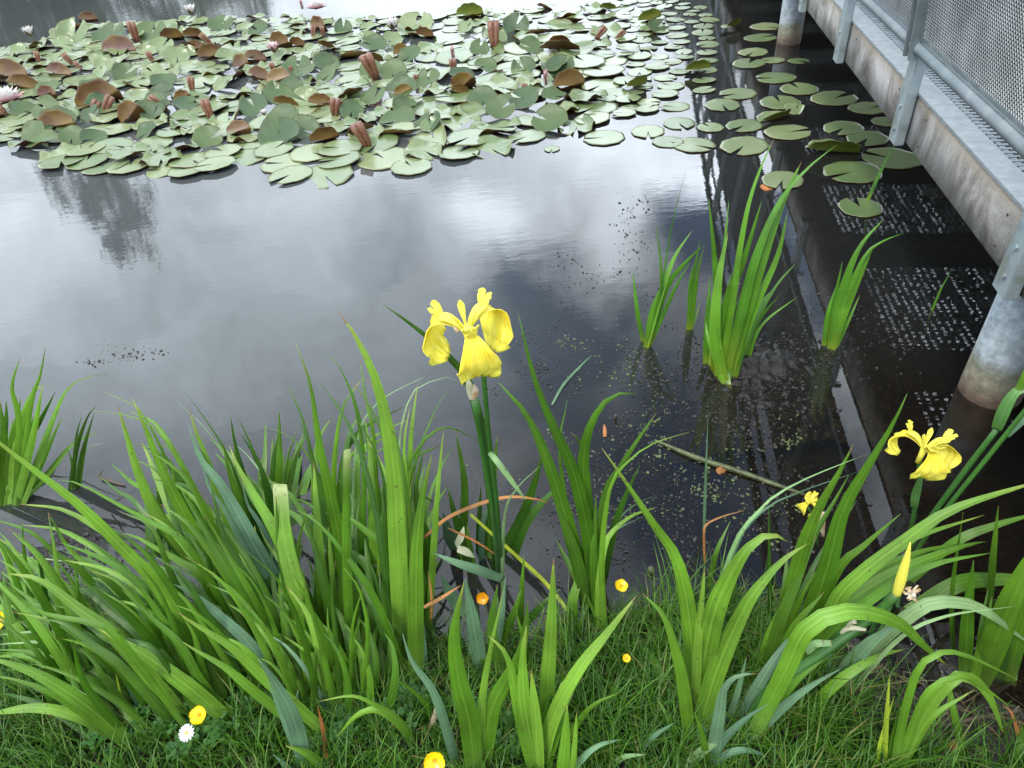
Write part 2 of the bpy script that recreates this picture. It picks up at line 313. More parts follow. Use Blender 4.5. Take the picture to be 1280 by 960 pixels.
# concrete with vertical dirt runs
m, t, b, out = newmat('stained_concrete')
tcn = N(t, 'ShaderNodeTexCoord')
mpa = N(t, 'ShaderNodeMapping'); mpa.inputs['Scale'].default_value = (1, .8, .5); mpa.inputs['Rotation'].default_value = (R(18), 0, 0); L(t, tcn.outputs['Object'], mpa.inputs['Vector'])
na = N(t, 'ShaderNodeTexNoise'); na.inputs['Scale'].default_value = 7; na.inputs['Detail'].default_value = 9; na.inputs['Roughness'].default_value = .68; na.inputs['Distortion'].default_value = .9; L(t, mpa.outputs[0], na.inputs['Vector'])
cr = N(t, 'ShaderNodeValToRGB'); e = cr.color_ramp.elements; e[0].position = .34; e[0].color = (.105, .09, .078, 1); e[1].position = .47; e[1].color = (.25, .232, .212, 1); q = e.new(.62); q.color = (.42, .41, .395, 1)
L(t, na.outputs['Fac'], cr.inputs[0])
nb = N(t, 'ShaderNodeTexNoise'); nb.inputs['Scale'].default_value = 190; nb.inputs['Detail'].default_value = 3; L(t, tcn.outputs['Object'], nb.inputs['Vector'])
mb_ = N(t, 'ShaderNodeMix', data_type='RGBA', blend_type='MULTIPLY'); mb_.inputs['Factor'].default_value = .6; rb = N(t, 'ShaderNodeMapRange'); rb.inputs['From Min'].default_value = .35; rb.inputs['From Max'].default_value = .6; rb.inputs['To Min'].default_value = .6; rb.inputs['To Max'].default_value = 1.15
L(t, nb.outputs['Fac'], rb.inputs['Value']); L(t, cr.outputs[0], mb_.inputs['A']); L(t, rb.outputs[0], mb_.inputs['B'])
# worn sandy crust along the top edge
spz = N(t, 'ShaderNodeSeparateXYZ'); L(t, tcn.outputs['Object'], spz.inputs[0])
ed = N(t, 'ShaderNodeMapRange'); ed.inputs['From Min'].default_value = .535; ed.inputs['From Max'].default_value = .58; L(t, math_node(t, 'ADD', spz.outputs['Z'], math_node(t, 'MULTIPLY', math_node(t, 'SUBTRACT', nb.outputs['Fac'], .5), .06)), ed.inputs['Value'])
me_ = N(t, 'ShaderNodeMix', data_type='RGBA'); L(t, math_node(t, 'MULTIPLY', ed.outputs[0], .6), me_.inputs['Factor']); L(t, mb_.outputs['Result'], me_.inputs['A']); me_.inputs['B'].default_value = (.36, .29, .20, 1)
L(t, me_.outputs['Result'], b.inputs['Base Color']); b.inputs['Roughness'].default_value = .85
bp = N(t, 'ShaderNodeBump'); bp.inputs['Strength'].default_value = .5; bp.inputs['Distance'].default_value = .002; L(t, nb.outputs['Fac'], bp.inputs['Height']); L(t, bp.outputs[0], b.inputs['Normal'])
M['conc'] = m
# pile: galvanised with a brown waterline band
m, t, b, out = newmat('pile_steel'); g = N(t, 'ShaderNodeNewGeometry'); spz = N(t, 'ShaderNodeSeparateXYZ'); L(t, g.outputs['Position'], spz.inputs[0])
na = N(t, 'ShaderNodeTexNoise'); na.inputs['Scale'].default_value = 14; na.inputs['Detail'].default_value = 6; L(t, g.outputs['Position'], na.inputs['Vector'])
hz = math_node(t, 'ADD', spz.outputs['Z'], math_node(t, 'MULTIPLY', math_node(t, 'SUBTRACT', na.outputs['Fac'], .5), .09))
cr = N(t, 'ShaderNodeValToRGB'); e = cr.color_ramp.elements; e[0].position = 0; e[0].color = (.07, .045, .03, 1); e[1].position = 1; e[1].color = (.26, .31, .35, 1)
for p_, c_ in ((.10, (.11, .075, .05)), (.22, (.19, .175, .115)), (.30, (.15, .15, .105)), (.42, (.27, .31, .33))): q = e.new(p_); q.color = (*c_, 1)
rr = N(t, 'ShaderNodeMapRange'); rr.inputs['From Min'].default_value = -.02; rr.inputs['From Max'].default_value = .42; L(t, hz, rr.inputs['Value']); L(t, rr.outputs[0], cr.inputs[0])
nb = N(t, 'ShaderNodeTexNoise'); nb.inputs['Scale'].default_value = 38; nb.inputs['Detail'].default_value = 7; nb.inputs['Roughness'].default_value = .7; L(t, g.outputs['Position'], nb.inputs['Vector'])
mb_ = N(t, 'ShaderNodeMix', data_type='RGBA', blend_type='MULTIPLY'); mb_.inputs['Factor'].default_value = .8; rb = N(t, 'ShaderNodeMapRange'); rb.inputs['From Min'].default_value = .35; rb.inputs['From Max'].default_value = .62; rb.inputs['To Min'].default_value = .45; rb.inputs['To Max'].default_value = 1.15
L(t, nb.outputs['Fac'], rb.inputs['Value']); L(t, cr.outputs[0], mb_.inputs['A']); L(t, rb.outputs[0], mb_.inputs['B']); L(t, mb_.outputs['Result'], b.inputs['Base Color'])
b.inputs['Roughness'].default_value = .6; b.inputs['Metallic'].default_value = .15
bp = N(t, 'ShaderNodeBump'); bp.inputs['Strength'].default_value = .4; bp.inputs['Distance'].default_value = .002; L(t, nb.outputs['Fac'], bp.inputs['Height']); L(t, bp.outputs[0], b.inputs['Normal'])
M['pile'] = m
S0, S1, WID = -2.2, 11.9, 1.55
# edge boards (concrete), both sides, one per bay, with screws
POSTS = [-1.12 + 1.01 * k for k in range(14)]
for side in (0, 1):
    for k in range(len(POSTS) - 1):
        a, c = POSTS[k], POSTS[k + 1]
        mb = MB(); x0, x1 = (0, .045) if side == 0 else (WID - .045, WID)
        mb.box(x0, x1, a + .004, c - .004, .42, .580, 0, .004)
        bo = mb.build('edge_board', M['conc'], br, True)
        for sy in (a + .16, c - .16):
            for sz in (.455, .545):
                s = MB(); xx = -.0015 if side == 0 else WID + .0015
                s.tube([(xx, sy, sz), (xx + (.004 if side == 0 else -.004), sy, sz)], .0042, 8); s.build('screw', M['beam'], bo)
    mb = MB(); x0, x1 = (-.004, .075) if side == 0 else (WID - .075, WID + .004)
    mb.box(x0, x1, S0, S1, .584, .594, 0, .002); mb.box(x0 + .066 if side == 0 else x0, x1 if side == 0 else x0 + .013, S0, S1, .555, .583); mb.build('edge_cap', M['capm'], br)
# deck of slotted grating: one plank mesh per bay, cells cut right through
def grating(a, c):
    x0, x1 = .088, WID - .088; px_, py_ = .034, .030; wx, wy = .018, .0155
    nxx = int((x1 - x0) / px_); nyy = int((c - a) / py_); px_ = (x1 - x0) / nxx; py_ = (c - a) / nyy
    mb = MB()
    for j in range(nyy + 1): mb.box(x0, x1, a + j * py_ - wy / 2, a + j * py_ + wy / 2, .560, .5645)
    for i in range(nxx + 1): mb.box(x0 + i * px_ - wx / 2, x0 + i * px_ + wx / 2, a, c, .5585, .563)
    gr_ = random.Random(19)
    for i in range(nxx):                                # added plugs in some holes, breaking up the mirrored sky glints
        for j in range(nyy):
            if gr_.random() < .24 + .25 * (math.sin(i * .7) * math.sin(j * .5) > .4):
                cx, cy = x0 + (i + .5) * px_ + gr_.uniform(-.004, .004), a + (j + .5) * py_ + gr_.uniform(-.003, .003); s_ = gr_.uniform(.004, .009)
                mb.box(cx - s_, cx + s_, cy - s_ * .9, cy + s_ * .9, .5595 + gr_.uniform(0, .001), .5655, 1)
    return mb
mb = MB(); mb.box(.088, WID - .088, S0, .40, .5525, .5565, 0, .001); mb.box(.088, WID - .088, S0, POSTS[1] - .002, .5575, .566)  # added solid plates, blocking sky glints through the near grating in the reflection
for x_ in (-.02, WID + .015): mb.box(x_, x_ + .005, S0, POSTS[1] - .05, .60, .715)  # added kick panels, closing the bright mirrored gap under the bottom rail
mb.box(.2, .3, S0, .3, .50, .551); mb.build('sky_blocker_plate', M['galv_weathered'], br)
gb = grating(0, .99).build('deck_grating', [M['galv'], M['beam']], br)
for k in range(len(POSTS) - 2):
    o = gb if k == 0 else gb.copy()
    if k: COL.objects.link(o)
    o.parent = br; o.location = (0, POSTS[k + 1] + .01, 0)
for k in range(13):                                     # cross beams under the deck
    s = -.31 + 1.01 * k
    mb = MB(); mb.box(.05, WID - .05, s - .07, s + .07, .425, .432); mb.box(.05, WID - .05, s - .006, s + .006, .432, .545); mb.box(.05, WID - .05, s - .07, s + .07, .545, .552); mb.build('cross_beam', M['beam'], br)
mb = MB()
for x in (.06, WID - .16): mb.box(x, x + .10, S0, S1, .437, .54)
mb.build('side_beam', M['beam'], br)
# posts, leaning slightly outwards, with a heavier foot bracket
def post(side):
    sg = -1 if side == 0 else 1
    mb = MB(); x0 = -.036 if side == 0 else .004
    mb.box(x0, x0 + .033, -.038, .038, .41, .725, 0, .003)
    mb.tube([(x0 - .006 if side == 0 else x0 + .039, 0, .46), (x0 + .01, 0, .46)], .009, 6); mb.tube([(x0 - .006 if side == 0 else x0 + .039, 0, .54), (x0 + .01, 0, .54)], .009, 6)
    f = mb.build('post_foot', M['galv_weathered'], None, False)
    up = MB()
    for dy in (-.034, .022): up.box(-.030, .030, dy, dy + .010, 0, 1.24, 0, .001)
    up.box(-.006, .004, -.024, .022, 0, 1.24)
    u = up.build('post', M['galv'], None, False); u.location = (-.034 if side == 0 else .034, 0, .70); u.rotation_euler = (0, R(5) * sg, 0)
    bl = MB(); bl.tube([(-.040, 0, .748), (.036, 0, .748)], .010, 6); bo = bl.build('bolt', M['galv_weathered'], None)
    if side: bo.location.x = .0
    return u, f, bo
for side in (0, 1):
    u, f, bo = post(side)
    for k, s in enumerate(POSTS):
        uu = u if k == 0 else u.copy(); ff = f if k == 0 else f.copy(); bb = bo if k == 0 else bo.copy()
        if k:
            for z_ in (uu, ff, bb): COL.objects.link(z_)
        uu.parent = br; uu.location = ((-.034 if side == 0 else WID + .034), s, .70)
        ff.parent = uu; ff.matrix_parent_inverse = Matrix(); bb.parent = uu
        inv = Matrix.Translation(uu.location) @ uu.rotation_euler.to_matrix().to_4x4()
        base = Matrix.Translation((0 if side == 0 else WID, s, 0))
        for z_ in (ff, bb):
            loc = inv.inverted() @ base
            z_.location = loc.to_translation(); z_.rotation_euler = loc.to_euler()
LEAN = math.tan(R(5))
def rx(side, z): return (-.034 - (z - .70) * LEAN) if side == 0 else (WID + .034 + (z - .70) * LEAN)
for side in (0, 1):
    for nm, z, rad in (('bottom_rail', .735, .019), ('handrail', 1.93, .030), ('upper_rail', 1.70, .014)):
        mb = MB(); mb.tube([(rx(side, z), S0, z), (rx(side, z), S1, z)], rad, 12); mb.build(nm, M['galv'], br, True)
# expanded-metal panels: zigzag strands, each strand a tilted strip with thickness
def panel(a, c, z0, z1):
    cy, cz = .0075, .0085; ny = int((c - a) / cy); nzz = int((z1 - z0) / cz); v = []; f = []
    for j in range(nzz):
        zc = z0 + (j + .5) * cz
        for i in range(ny + 1):
            up = ((i + j) % 2) * 2 - 1; y = a + i * cy * .5 * 2
            z = zc + up * cz * .46
            b0 = len(v)
            v += [(-.0022, y, z - .0010), (.0022, y, z + .0016), (.0026, y, z + .0006), (-.0018, y, z - .0020)]
            if i < ny:
                for q in range(4): f.append((b0 + q, b0 + (q + 1) % 4, b0 + 4 + (q + 1) % 4, b0 + 4 + q))
    return v, f
pv, pf = panel(.045, .965, .775, 1.50)
for side in (0, 1):
    first = None
    for k in range(len(POSTS) - 1):
        if first is None:
            first = mesh_obj('mesh_panel', [(x, y, z - .775) for x, y, z in pv], pf, M['meshsteel'], br, False); o = first
            fb = MB()
            for zz in (-.012, .725): fb.box(-.005, .005, .04, .97, zz, zz + .012)
            for yy in (.036, .962): fb.box(-.005, .005, yy, yy + .012, -.012, .737)
            fr0 = fb.build('panel_frame', M['galv'], first); fo = fr0
        else:
            o = first.copy(); COL.objects.link(o); fo = fr0.copy(); COL.objects.link(fo)
        o.parent = br; o.location = (rx(side, .775), POSTS[k], .775); o.rotation_euler = (0, R(-5) if side == 0 else R(5), 0); fo.parent = o
for side in (0, 1):
    for s in (-.01, 3.87, 7.8):
        x = .115 if side == 0 else WID - .115
        mb = MB(); mb.tube([(x, s, -.6), (x, s, .419)], .082, 28); mb.build('pile', M['pile'], br, True)
# ------------------------------------------------------------------ water lilies
def lily_mat(name, c1, c2, under=False):
    m, t, b, out = newmat(name)
    tcn = N(t, 'ShaderNodeTexCoord'); oi = N(t, 'ShaderNodeObjectInfo'); sp = N(t, 'ShaderNodeSeparateXYZ')
    uv = N(t, 'ShaderNodeUVMap'); L(t, uv.outputs[0], sp.inputs[0])   # u = angle, v = radius
    mx = N(t, 'ShaderNodeMix', data_type='RGBA'); mx.inputs['A'].default_value = (*c1, 1); mx.inputs['B'].default_value = (*c2, 1)
    g = N(t, 'ShaderNodeNewGeometry'); n = N(t, 'ShaderNodeTexNoise'); n.inputs['Scale'].default_value = 7; n.inputs['Detail'].default_value = 4; L(t, g.outputs['Position'], n.inputs['Vector'])
    L(t, math_node(t, 'ADD', math_node(t, 'MULTIPLY', oi.outputs['Random'], .8 if not under else .5), math_node(t, 'MULTIPLY', math_node(t, 'SUBTRACT', n.outputs['Fac'], .4), 1.0 if not under else 2.2), True), mx.inputs['Factor'])
    # radial veins
    s = math_node(t, 'ABSOLUTE', math_node(t, 'SINE', math_node(t, 'MULTIPLY', sp.outputs['X'], math.pi * 17)))
    v = N(t, 'ShaderNodeMapRange'); v.inputs['From Min'].default_value = 0; v.inputs['From Max'].default_value = .13; v.inputs['To Min'].default_value = 1.25 if not under else .75; v.inputs['To Max'].default_value = 1; L(t, s, v.inputs['Value'])
    mm = N(t, 'ShaderNodeMix', data_type='RGBA', blend_type='MULTIPLY'); mm.inputs['Factor'].default_value = .6; L(t, mx.outputs['Result'], mm.inputs['A']); L(t, v.outputs[0], mm.inputs['B']); col = mm.outputs['Result']
    if not under:      # darker rim, brown nibbled spots
        r = N(t, 'ShaderNodeMapRange'); r.inputs['From Min'].default_value = .93; r.inputs['From Max'].default_value = 1.0; r.inputs['To Max'].default_value = .55; L(t, sp.outputs['Y'], r.inputs['Value'])
        m3 = N(t, 'ShaderNodeMix', data_type='RGBA'); L(t, r.outputs[0], m3.inputs['Factor']); L(t, col, m3.inputs['A']); m3.inputs['B'].default_value = (.10, .055, .02, 1); col = m3.outputs['Result']
        n3 = N(t, 'ShaderNodeTexNoise'); n3.inputs['Scale'].default_value = 60; L(t, g.outputs['Position'], n3.inputs['Vector'])
        q = N(t, 'ShaderNodeMapRange'); q.inputs['From Min'].default_value = .70; q.inputs['From Max'].default_value = .74; q.inputs['To Max'].default_value = .7; L(t, n3.outputs['Fac'], q.inputs['Value'])
        m4 = N(t, 'ShaderNodeMix', data_type='RGBA'); L(t, q.outputs[0], m4.inputs['Factor']); L(t, col, m4.inputs['A']); m4.inputs['B'].default_value = (.07, .04, .02, 1); col = m4.outputs['Result']
    L(t, col, b.inputs['Base Color']); b.inputs['Roughness'].default_value = .28 if not under else .45; b.inputs['Specular IOR Level'].default_value = .55
    bp = N(t, 'ShaderNodeBump'); bp.inputs['Strength'].default_value = .5; bp.inputs['Distance'].default_value = .002
    n5 = N(t, 'ShaderNodeTexNoise'); n5.inputs['Scale'].default_value = 28; n5.inputs['Detail'].default_value = 3; L(t, g.outputs['Position'], n5.inputs['Vector'])
    L(t, math_node(t, 'ADD', n5.outputs['Fac'], math_node(t, 'MULTIPLY', v.outputs[0], -.4)), bp.inputs['Height']); L(t, bp.outputs[0], b.inputs['Normal'])
    return m
M['pad'] = lily_mat('lily_pad_green', (.085, .135, .048), (.20, .24, .115))
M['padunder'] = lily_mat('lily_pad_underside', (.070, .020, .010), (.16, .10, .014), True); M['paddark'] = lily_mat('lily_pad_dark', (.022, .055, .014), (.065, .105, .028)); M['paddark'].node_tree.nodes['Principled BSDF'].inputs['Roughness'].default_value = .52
M['padolive'] = lily_mat('lily_pad_olive', (.10, .13, .018), (.17, .19, .025), True)
M['padroll'] = noise_mat('rolled_lily_leaf', [(.10, .035, .022), (.20, .085, .055), (.13, .09, .03)], scale=30, rough=.4, bump=.2)

def pad_mesh(name, kind, seed, under='padunder'):   # unit-radius pad
    rg = random.Random(seed); NA, NR = 44, 7; notch = R(7 + rg.random() * 9)
    v = []; uvs = []; th = .0016
    ph = [rg.random() * 6.28 for _ in range(5)]; ell = 1 - rg.random() * .09
    A = {'flat': .010, 'wavy': .085, 'fold': .02, 'cup': .05, 'half': .03}[kind]; k1 = rg.choice((3, 4, 5)); k2 = rg.choice((7, 8, 9))
    for layer in (0, 1):
        for j in range(NR + 1):
            r = (j / NR) ** .85
            for i in range(NA + 1):
                a = notch + (2 * math.pi - 2 * notch) * i / NA
                rr = r * (1 + .022 * math.sin(k2 * a + ph[0]) + .012 * math.sin(19 * a + ph[1]))
                x, y = rr * math.cos(a), rr * math.sin(a) * ell
                e = smooth(.45, 1.0, r); z = .012 * r * math.sin(2 * a + ph[2])
                if kind == 'flat': z += A * e * (.5 + .5 * math.sin(k1 * a + ph[3]))
                if kind == 'wavy':
                    lift = max(0, math.sin(k1 * a + ph[3])) ** .7; e2 = smooth(.62, 1.0, r); z += .21 * e2 * lift + A * .35 * e * math.sin(k2 * a + ph[4]); x *= 1 - .07 * e2 * lift; y *= 1 - .07 * e2 * lift
                if kind == 'cup': z += .17 * r * r * (1 + .5 * math.sin(2 * a + ph[1])) + A * e * math.sin(k1 * a + ph[3]); x *= (1 - .12 * r * r); y *= (1 - .12 * r * r)
                if kind == 'fold':                                   # one half lifted up and curled over
                    if y > 0: h = y; y = h * math.cos(1.25) + .25 * h * h; z += h * math.sin(1.25) * (1 - .25 * h)
                    z += A * e * math.sin(k2 * a + ph[4])
                if kind == 'half':
                    if y < -.15: h = -(y + .15); y = -.15 - math.sin(h * 2.2) * .32; z += (1 - math.cos(h * 2.2)) * .30
                    z += A * e * math.sin(k1 * a + ph[4])
                v.append((x, y, z + (th if layer == 0 else -th) * (6 if layer == 0 else 1))); uvs.append((a / (2 * math.pi), r))
    n = (NR + 1) * (NA + 1); f = []; mi = []
    for j in range(NR):
        for i in range(NA):
            q = (j * (NA + 1) + i, (j + 1) * (NA + 1) + i, (j + 1) * (NA + 1) + i + 1, j * (NA + 1) + i + 1)
            f.append(q); mi.append(0); f.append(tuple(n + k for k in q[::-1])); mi.append(1)
    for i in range(NA): a = NR * (NA + 1) + i; f.append((a, n + a, n + a + 1, a + 1)); mi.append(1)
    me = bpy.data.meshes.new(name); me.from_pydata(v, [], f); me.materials.append(M['pad']); me.materials.append(M[under])
    me.polygons.foreach_set('material_index', mi); me.polygons.foreach_set('use_smooth', [True] * len(f))
    ul = me.uv_layers.new(name='UVMap'); li = np.empty(len(me.loops), dtype=np.int32); me.loops.foreach_get('vertex_index', li); ul.data.foreach_set('uv', np.array(uvs, dtype=np.float32)[li].ravel())
    me['lobe'] = (math.pi / 2 - ph[3]) / k1
    me.update(); return me
PADS = {k: [pad_mesh('lily_pad', k, s * 17 + len(k)) for s in range(c)] for k, c in (('flat', 7), ('wavy', 6), ('cup', 3), ('fold', 3), ('half', 3))}
PADS['cup_dark'] = []
for s in range(4):
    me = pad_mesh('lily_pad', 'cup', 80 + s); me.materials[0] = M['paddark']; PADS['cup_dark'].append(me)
PADS['fold_olive'] = [pad_mesh('lily_pad', 'fold', 50 + s, 'padolive') for s in range(2)]
def add_pad(kind, loc, r, rz, tilt=0, tilt_dir=0, name='lily_pad', label=None, group=None, cat='lily pad', idx=None):
    ms = PADS[kind]; o = bpy.data.objects.new(name, ms[(idx if idx is not None else random.randrange(99)) % len(ms)]); COL.objects.link(o)
    if kind == 'wavy' and rz < 4.4: rz = -math.pi / 2 - o.data['lobe'] + (rz - 2.2) * .35      # the wind has lifted most rims on the same side
    o.matrix_world = Matrix.Translation(loc) @ Matrix.Rotation(tilt_dir, 4, 'Z') @ Matrix.Rotation(tilt, 4, 'X') @ Matrix.Rotation(rz - tilt_dir, 4, 'Z') @ Matrix.Diagonal((r, r, r * (1 if kind != 'flat' else 1), 1))
    return tag(o, label, cat, group)
BEDPX = [(-60, 168), (15, 192), (60, 216), (110, 226), (200, 226), (236, 226), (285, 222), (300, 208), (318, 222), (345, 236), (420, 240), (455, 226), (530, 222), (560, 204), (620, 198), (660, 186), (735, 176), (775, 172), (770, 150), (870, 140),
         (905, 122), (915, 70), (905, 30), (880, 5), (780, -6), (720, 6), (560, 16), (420, 22), (300, 22), (180, 28), (90, 34), (40, 56), (-60, 62)]
BED = [at_z(x, y) for x, y in BEDPX]
def inpoly(x, y, P):
    c = False; j = len(P) - 1
    for i in range(len(P)):
        if (P[i].y > y) != (P[j].y > y) and x < (P[j].x - P[i].x) * (y - P[i].y) / (P[j].y - P[i].y) + P[i].x: c = not c
        j = i
    return c
rg = random.Random(3)
def edge_in(p, r):     # keep the whole pad roughly within the bed outline
    return all(inpoly(p[0] + r * .8 * math.cos(a), p[1] + r * .8 * math.sin(a), BED) for a in (-.8, -1.57, -2.3, 0, 3.14))
cand = []
# px-placed features of the bed: kind, x, y, width px, note
FEAT = [('R', 12, 92, 44), ('R', 126, 124, 54), ('R', 74, 156, 40), ('R', 32, 108, 34), ('F', 95, 40, 46), ('F', 140, 42, 46), ('F', 190, 40, 46), ('R', 112, 25, 20), ('R', 242, 60, 24), ('F', 158, 92, 32),
        ('F', 364, 114, 44), ('F', 352, 166, 58), ('F', 385, 126, 40), ('R', 452, 166, 34), ('R', 246, 62, 22), ('R', 75, 92, 30), ('R', 150, 62, 40), ('F', 278, 30, 34), ('F', 325, 38, 30), ('F', 430, 36, 24),
        ('F', 520, 30, 50), ('F', 645, 32, 36), ('R', 700, 60, 46), ('O', 588, 18, 32), ('O', 812, 25, 28), ('O', 795, 108, 34), ('F', 700, 84, 40), ('R', 320, 75, 26), ('R', 350, 100, 30), ('R', 402, 132, 30),
        ('O', 915, 34, 26), ('O', 872, 88, 30), ('F', 235, 66, 22), ('R', 410, 60, 22), ('R', 575, 118, 24), ('F', 655, 86, 34), ('R', 465, 78, 30), ('R', 440, 120, 34), ('F', 688, 150, 50), ('R', 505, 118, 22), ('R', 300, 165, 28),
        ('O', 760, 12, 20), ('O', 620, 45, 22), ('F', 820, 36, 26), ('R', 230, 125, 22), ('F', 195, 142, 34), ('R', 60, 120, 26), ('F', 600, 62, 26), ('F', 540, 160, 30)]
ROLL = [(210, 127, 26, -.6), (264, 137, 24, -.1), (50, 73, 15, .1), (92, 74, 17, -.4), (265, 48, 18, -.6), (172, 42, 26, .1), (618, 46, 32, .05), (655, 113, 17, .1), (471, 84, 34, -.25), (418, 135, 24, .3), (343, 86, 14, 0),
        (391, 40, 16, .3), (192, 72, 14, -.2), (462, 168, 36, -.3), (102, 82, 12, -.5), (568, 84, 20, 0), (345, 62, 14, .2), (240, 106, 18, .2), (404, 40, 12, .1), (8, 134, 22, -.5), (115, 132, 20, .8), (745, 40, 18, .8), (770, 42, 14, .9), (520, 100, 12, .1), (365, 88, 10, 0), (130, 130, 24, .7)]
WL = [(43, 49, 15, 'white'), (243, 22, 15, 'white'), (398, 12, 19, 'open'), (346, 70, 15, 'pink'), (17, 126, 31, 'big'), (493, 41, 17, 'cup'), (568, 80, 11, 'bud'), (683, 113, 13, 'bud'), (380, 16, 8, 'bud'), (334, 152, 8, 'white')]
def px_size(p): return (Vector(p) - EYE).dot(cam.matrix_world.to_3x3() @ Vector((0, 0, -1))) / FPX   # metres per pixel at p
# near isolated pads by the bridge: x, y, width, label
ISO = [(1075, 260, 55, 'small round lily pad nearest the camera, under the reed stalk beside the bridge'),
       (1065, 216, 70, 'large green lily pad just below the yellow-green folded lily leaf near the bridge'),
       (1115, 199, 70, 'large lily pad under the edge board, right below the second bridge post'),
       (1054, 161, 50, 'brownish lily pad overlapping another, left of the second bridge post'),
       (1084, 174, 52, 'green lily pad tucked under the brownish one, left of the second bridge post'),
       (1042, 124, 57, 'plain oval lily pad in dark water near the bridge, above the overlapping pair'),
       (1084, 136, 46, 'lily pad partly hidden by the bridge edge board, beside the plain oval pad'),
       (1107, 153, 34, 'lily pad mostly hidden behind the bridge edge board and the second post'),
       (999, 112, 48, 'lily pad with wavy rim in dark water right of the lily bed'),
       (975, 129, 52, 'notched lily pad touching the olive curled leaf beside the bridge'),
       (984, 166, 56, 'lily pad lying in front of the upright folded olive leaf'),
       (970, 98, 48, 'thin oval lily pad midway between the far pile and the olive curled leaf'),
       (998, 77, 26, 'small lily pad just below the far pile'),
       (966, 76, 28, 'small lily pad lower left of the far pile'),
       (941, 66, 38, 'lily pad at the right margin of the bed, level with the far pile foot'),
       (936, 80, 42, 'pale lily pad at the right margin of the bed, second of its row'),
       (930, 183, 62, 'broad lily pad at the foot of the right-hand scatter, above the tall water iris'),
       (868, 182, 52, 'flat lily pad left of the broad one above the tall water iris'),
       (922, 118, 46, 'green lily pad left of the notched pad by the bridge'),
       (903, 132, 46, 'lily pad with a pale centre at the right-hand scatter'),
       (978, 226, 54, 'lily pad partly behind the tip of the tall water iris blade'),
       (1170, 240, 28, 'dim half sunken lily pad beneath the bridge edge board'),
       (849, 155, 42, 'lily pad with curling edge at the lower right margin of the bed'),
       (930, 158, 46, 'pale lily pad behind the broad one above the tall water iris'),
       (888, 160, 34, 'small lily pad between two larger ones at the lower right of the bed'),
       (950, 48, 40, 'lily pad left of the far pile by the olive folded leaf'),
       (957, 34, 38, 'lily pad touching the far pile on its left'),
       (755, 173, 52, 'flat lily pad alone at the lower right corner of the dense bed'),
       (810, 165, 44, 'small flat lily pad right of the lone corner pad'),
       (835, 178, 40, 'round pad at the lower edge between the corner pad and the scatter'),
       (690, 187, 20, 'tiny dark lily pad under the front rim of the bed')]
placed = []
for x, y, w, lab in ISO:
    p = at_z(x, y); r = w * px_size(p) / 2; placed.append((p.x, p.y, r, 0))
    p.z = .004 if x != 1170 else -.006
    add_pad('flat', p, r, rg.random() * 6.28, label=lab, group='separate lily pads by the bridge')
p = at_z(968, 150); add_pad('fold_olive', p + Vector((0, 0, .006)), .098, R(200), R(8), 0, label='upright folded olive lily leaf behind the front pad by the bridge', group='raised lily leaves', idx=0)
p = at_z(995, 138); add_pad('half', p + Vector((0, 0, .008)), .075, R(60), R(18), R(40), label='olive curled lily leaf lying beside the notched pad near the bridge', group='raised lily leaves', idx=0)
p = at_z(1040, 192); add_pad('fold_olive', p + Vector((0, 0, .012)), .13, R(170), R(10), R(30), label='yellow-green folded lily leaf rising above the large pad near the bridge', group='raised lily leaves', idx=1)
ZL = (('front edge of the lily bed', 168), ('middle of the lily bed', 108), ('back of the lily bed', 40))
def to_px(p):
    q = cam.matrix_world.inverted() @ Vector(p); return 640 - FPX * q.x / q.z, 480 + FPX * q.y / q.z
flowers = [at_z(x, y) for x, y, w, k in WL]
# dense bed, overlapping pads
tries = 0
while tries < 42000:
    tries += 1
    x = rg.uniform(-6.4, 2.9); y = rg.uniform(3.3, 9.4)
    if not inpoly(x, y, BED): continue
    px, py = to_px((x, y, 0))
    sparse = smooth(740, 880, px)
    r = rg.uniform(.112, .168) if px < 780 else rg.uniform(.062, .098)
    if py < 40: r *= .9
    if not edge_in((x, y), r): continue
    k = (.60 if py > 60 else .72) * (1 - sparse) + 1.0 * sparse
    ok = True
    for (a, b_, c, z) in placed:
        dd = (a - x) ** 2 + (b_ - y) ** 2
        if dd < (k * (r + c)) ** 2: ok = False; break
    if not ok: continue
    lv = 0
    used = {z for (a, b_, c, z) in placed if (a - x) ** 2 + (b_ - y) ** 2 < (r + c) ** 2}
    while lv in used: lv += 1
    placed.append((x, y, r, lv)); cand.append((x, y, r, lv, px, py))
cand.sort(key=lambda c: -(c[2] / (c[1] ** 2)))
featpx = [(f[1], f[2]) for f in FEAT]
stuffV = []; stuffF = []; stuffM = []; stuffU = []
nind = 0; indiv = []
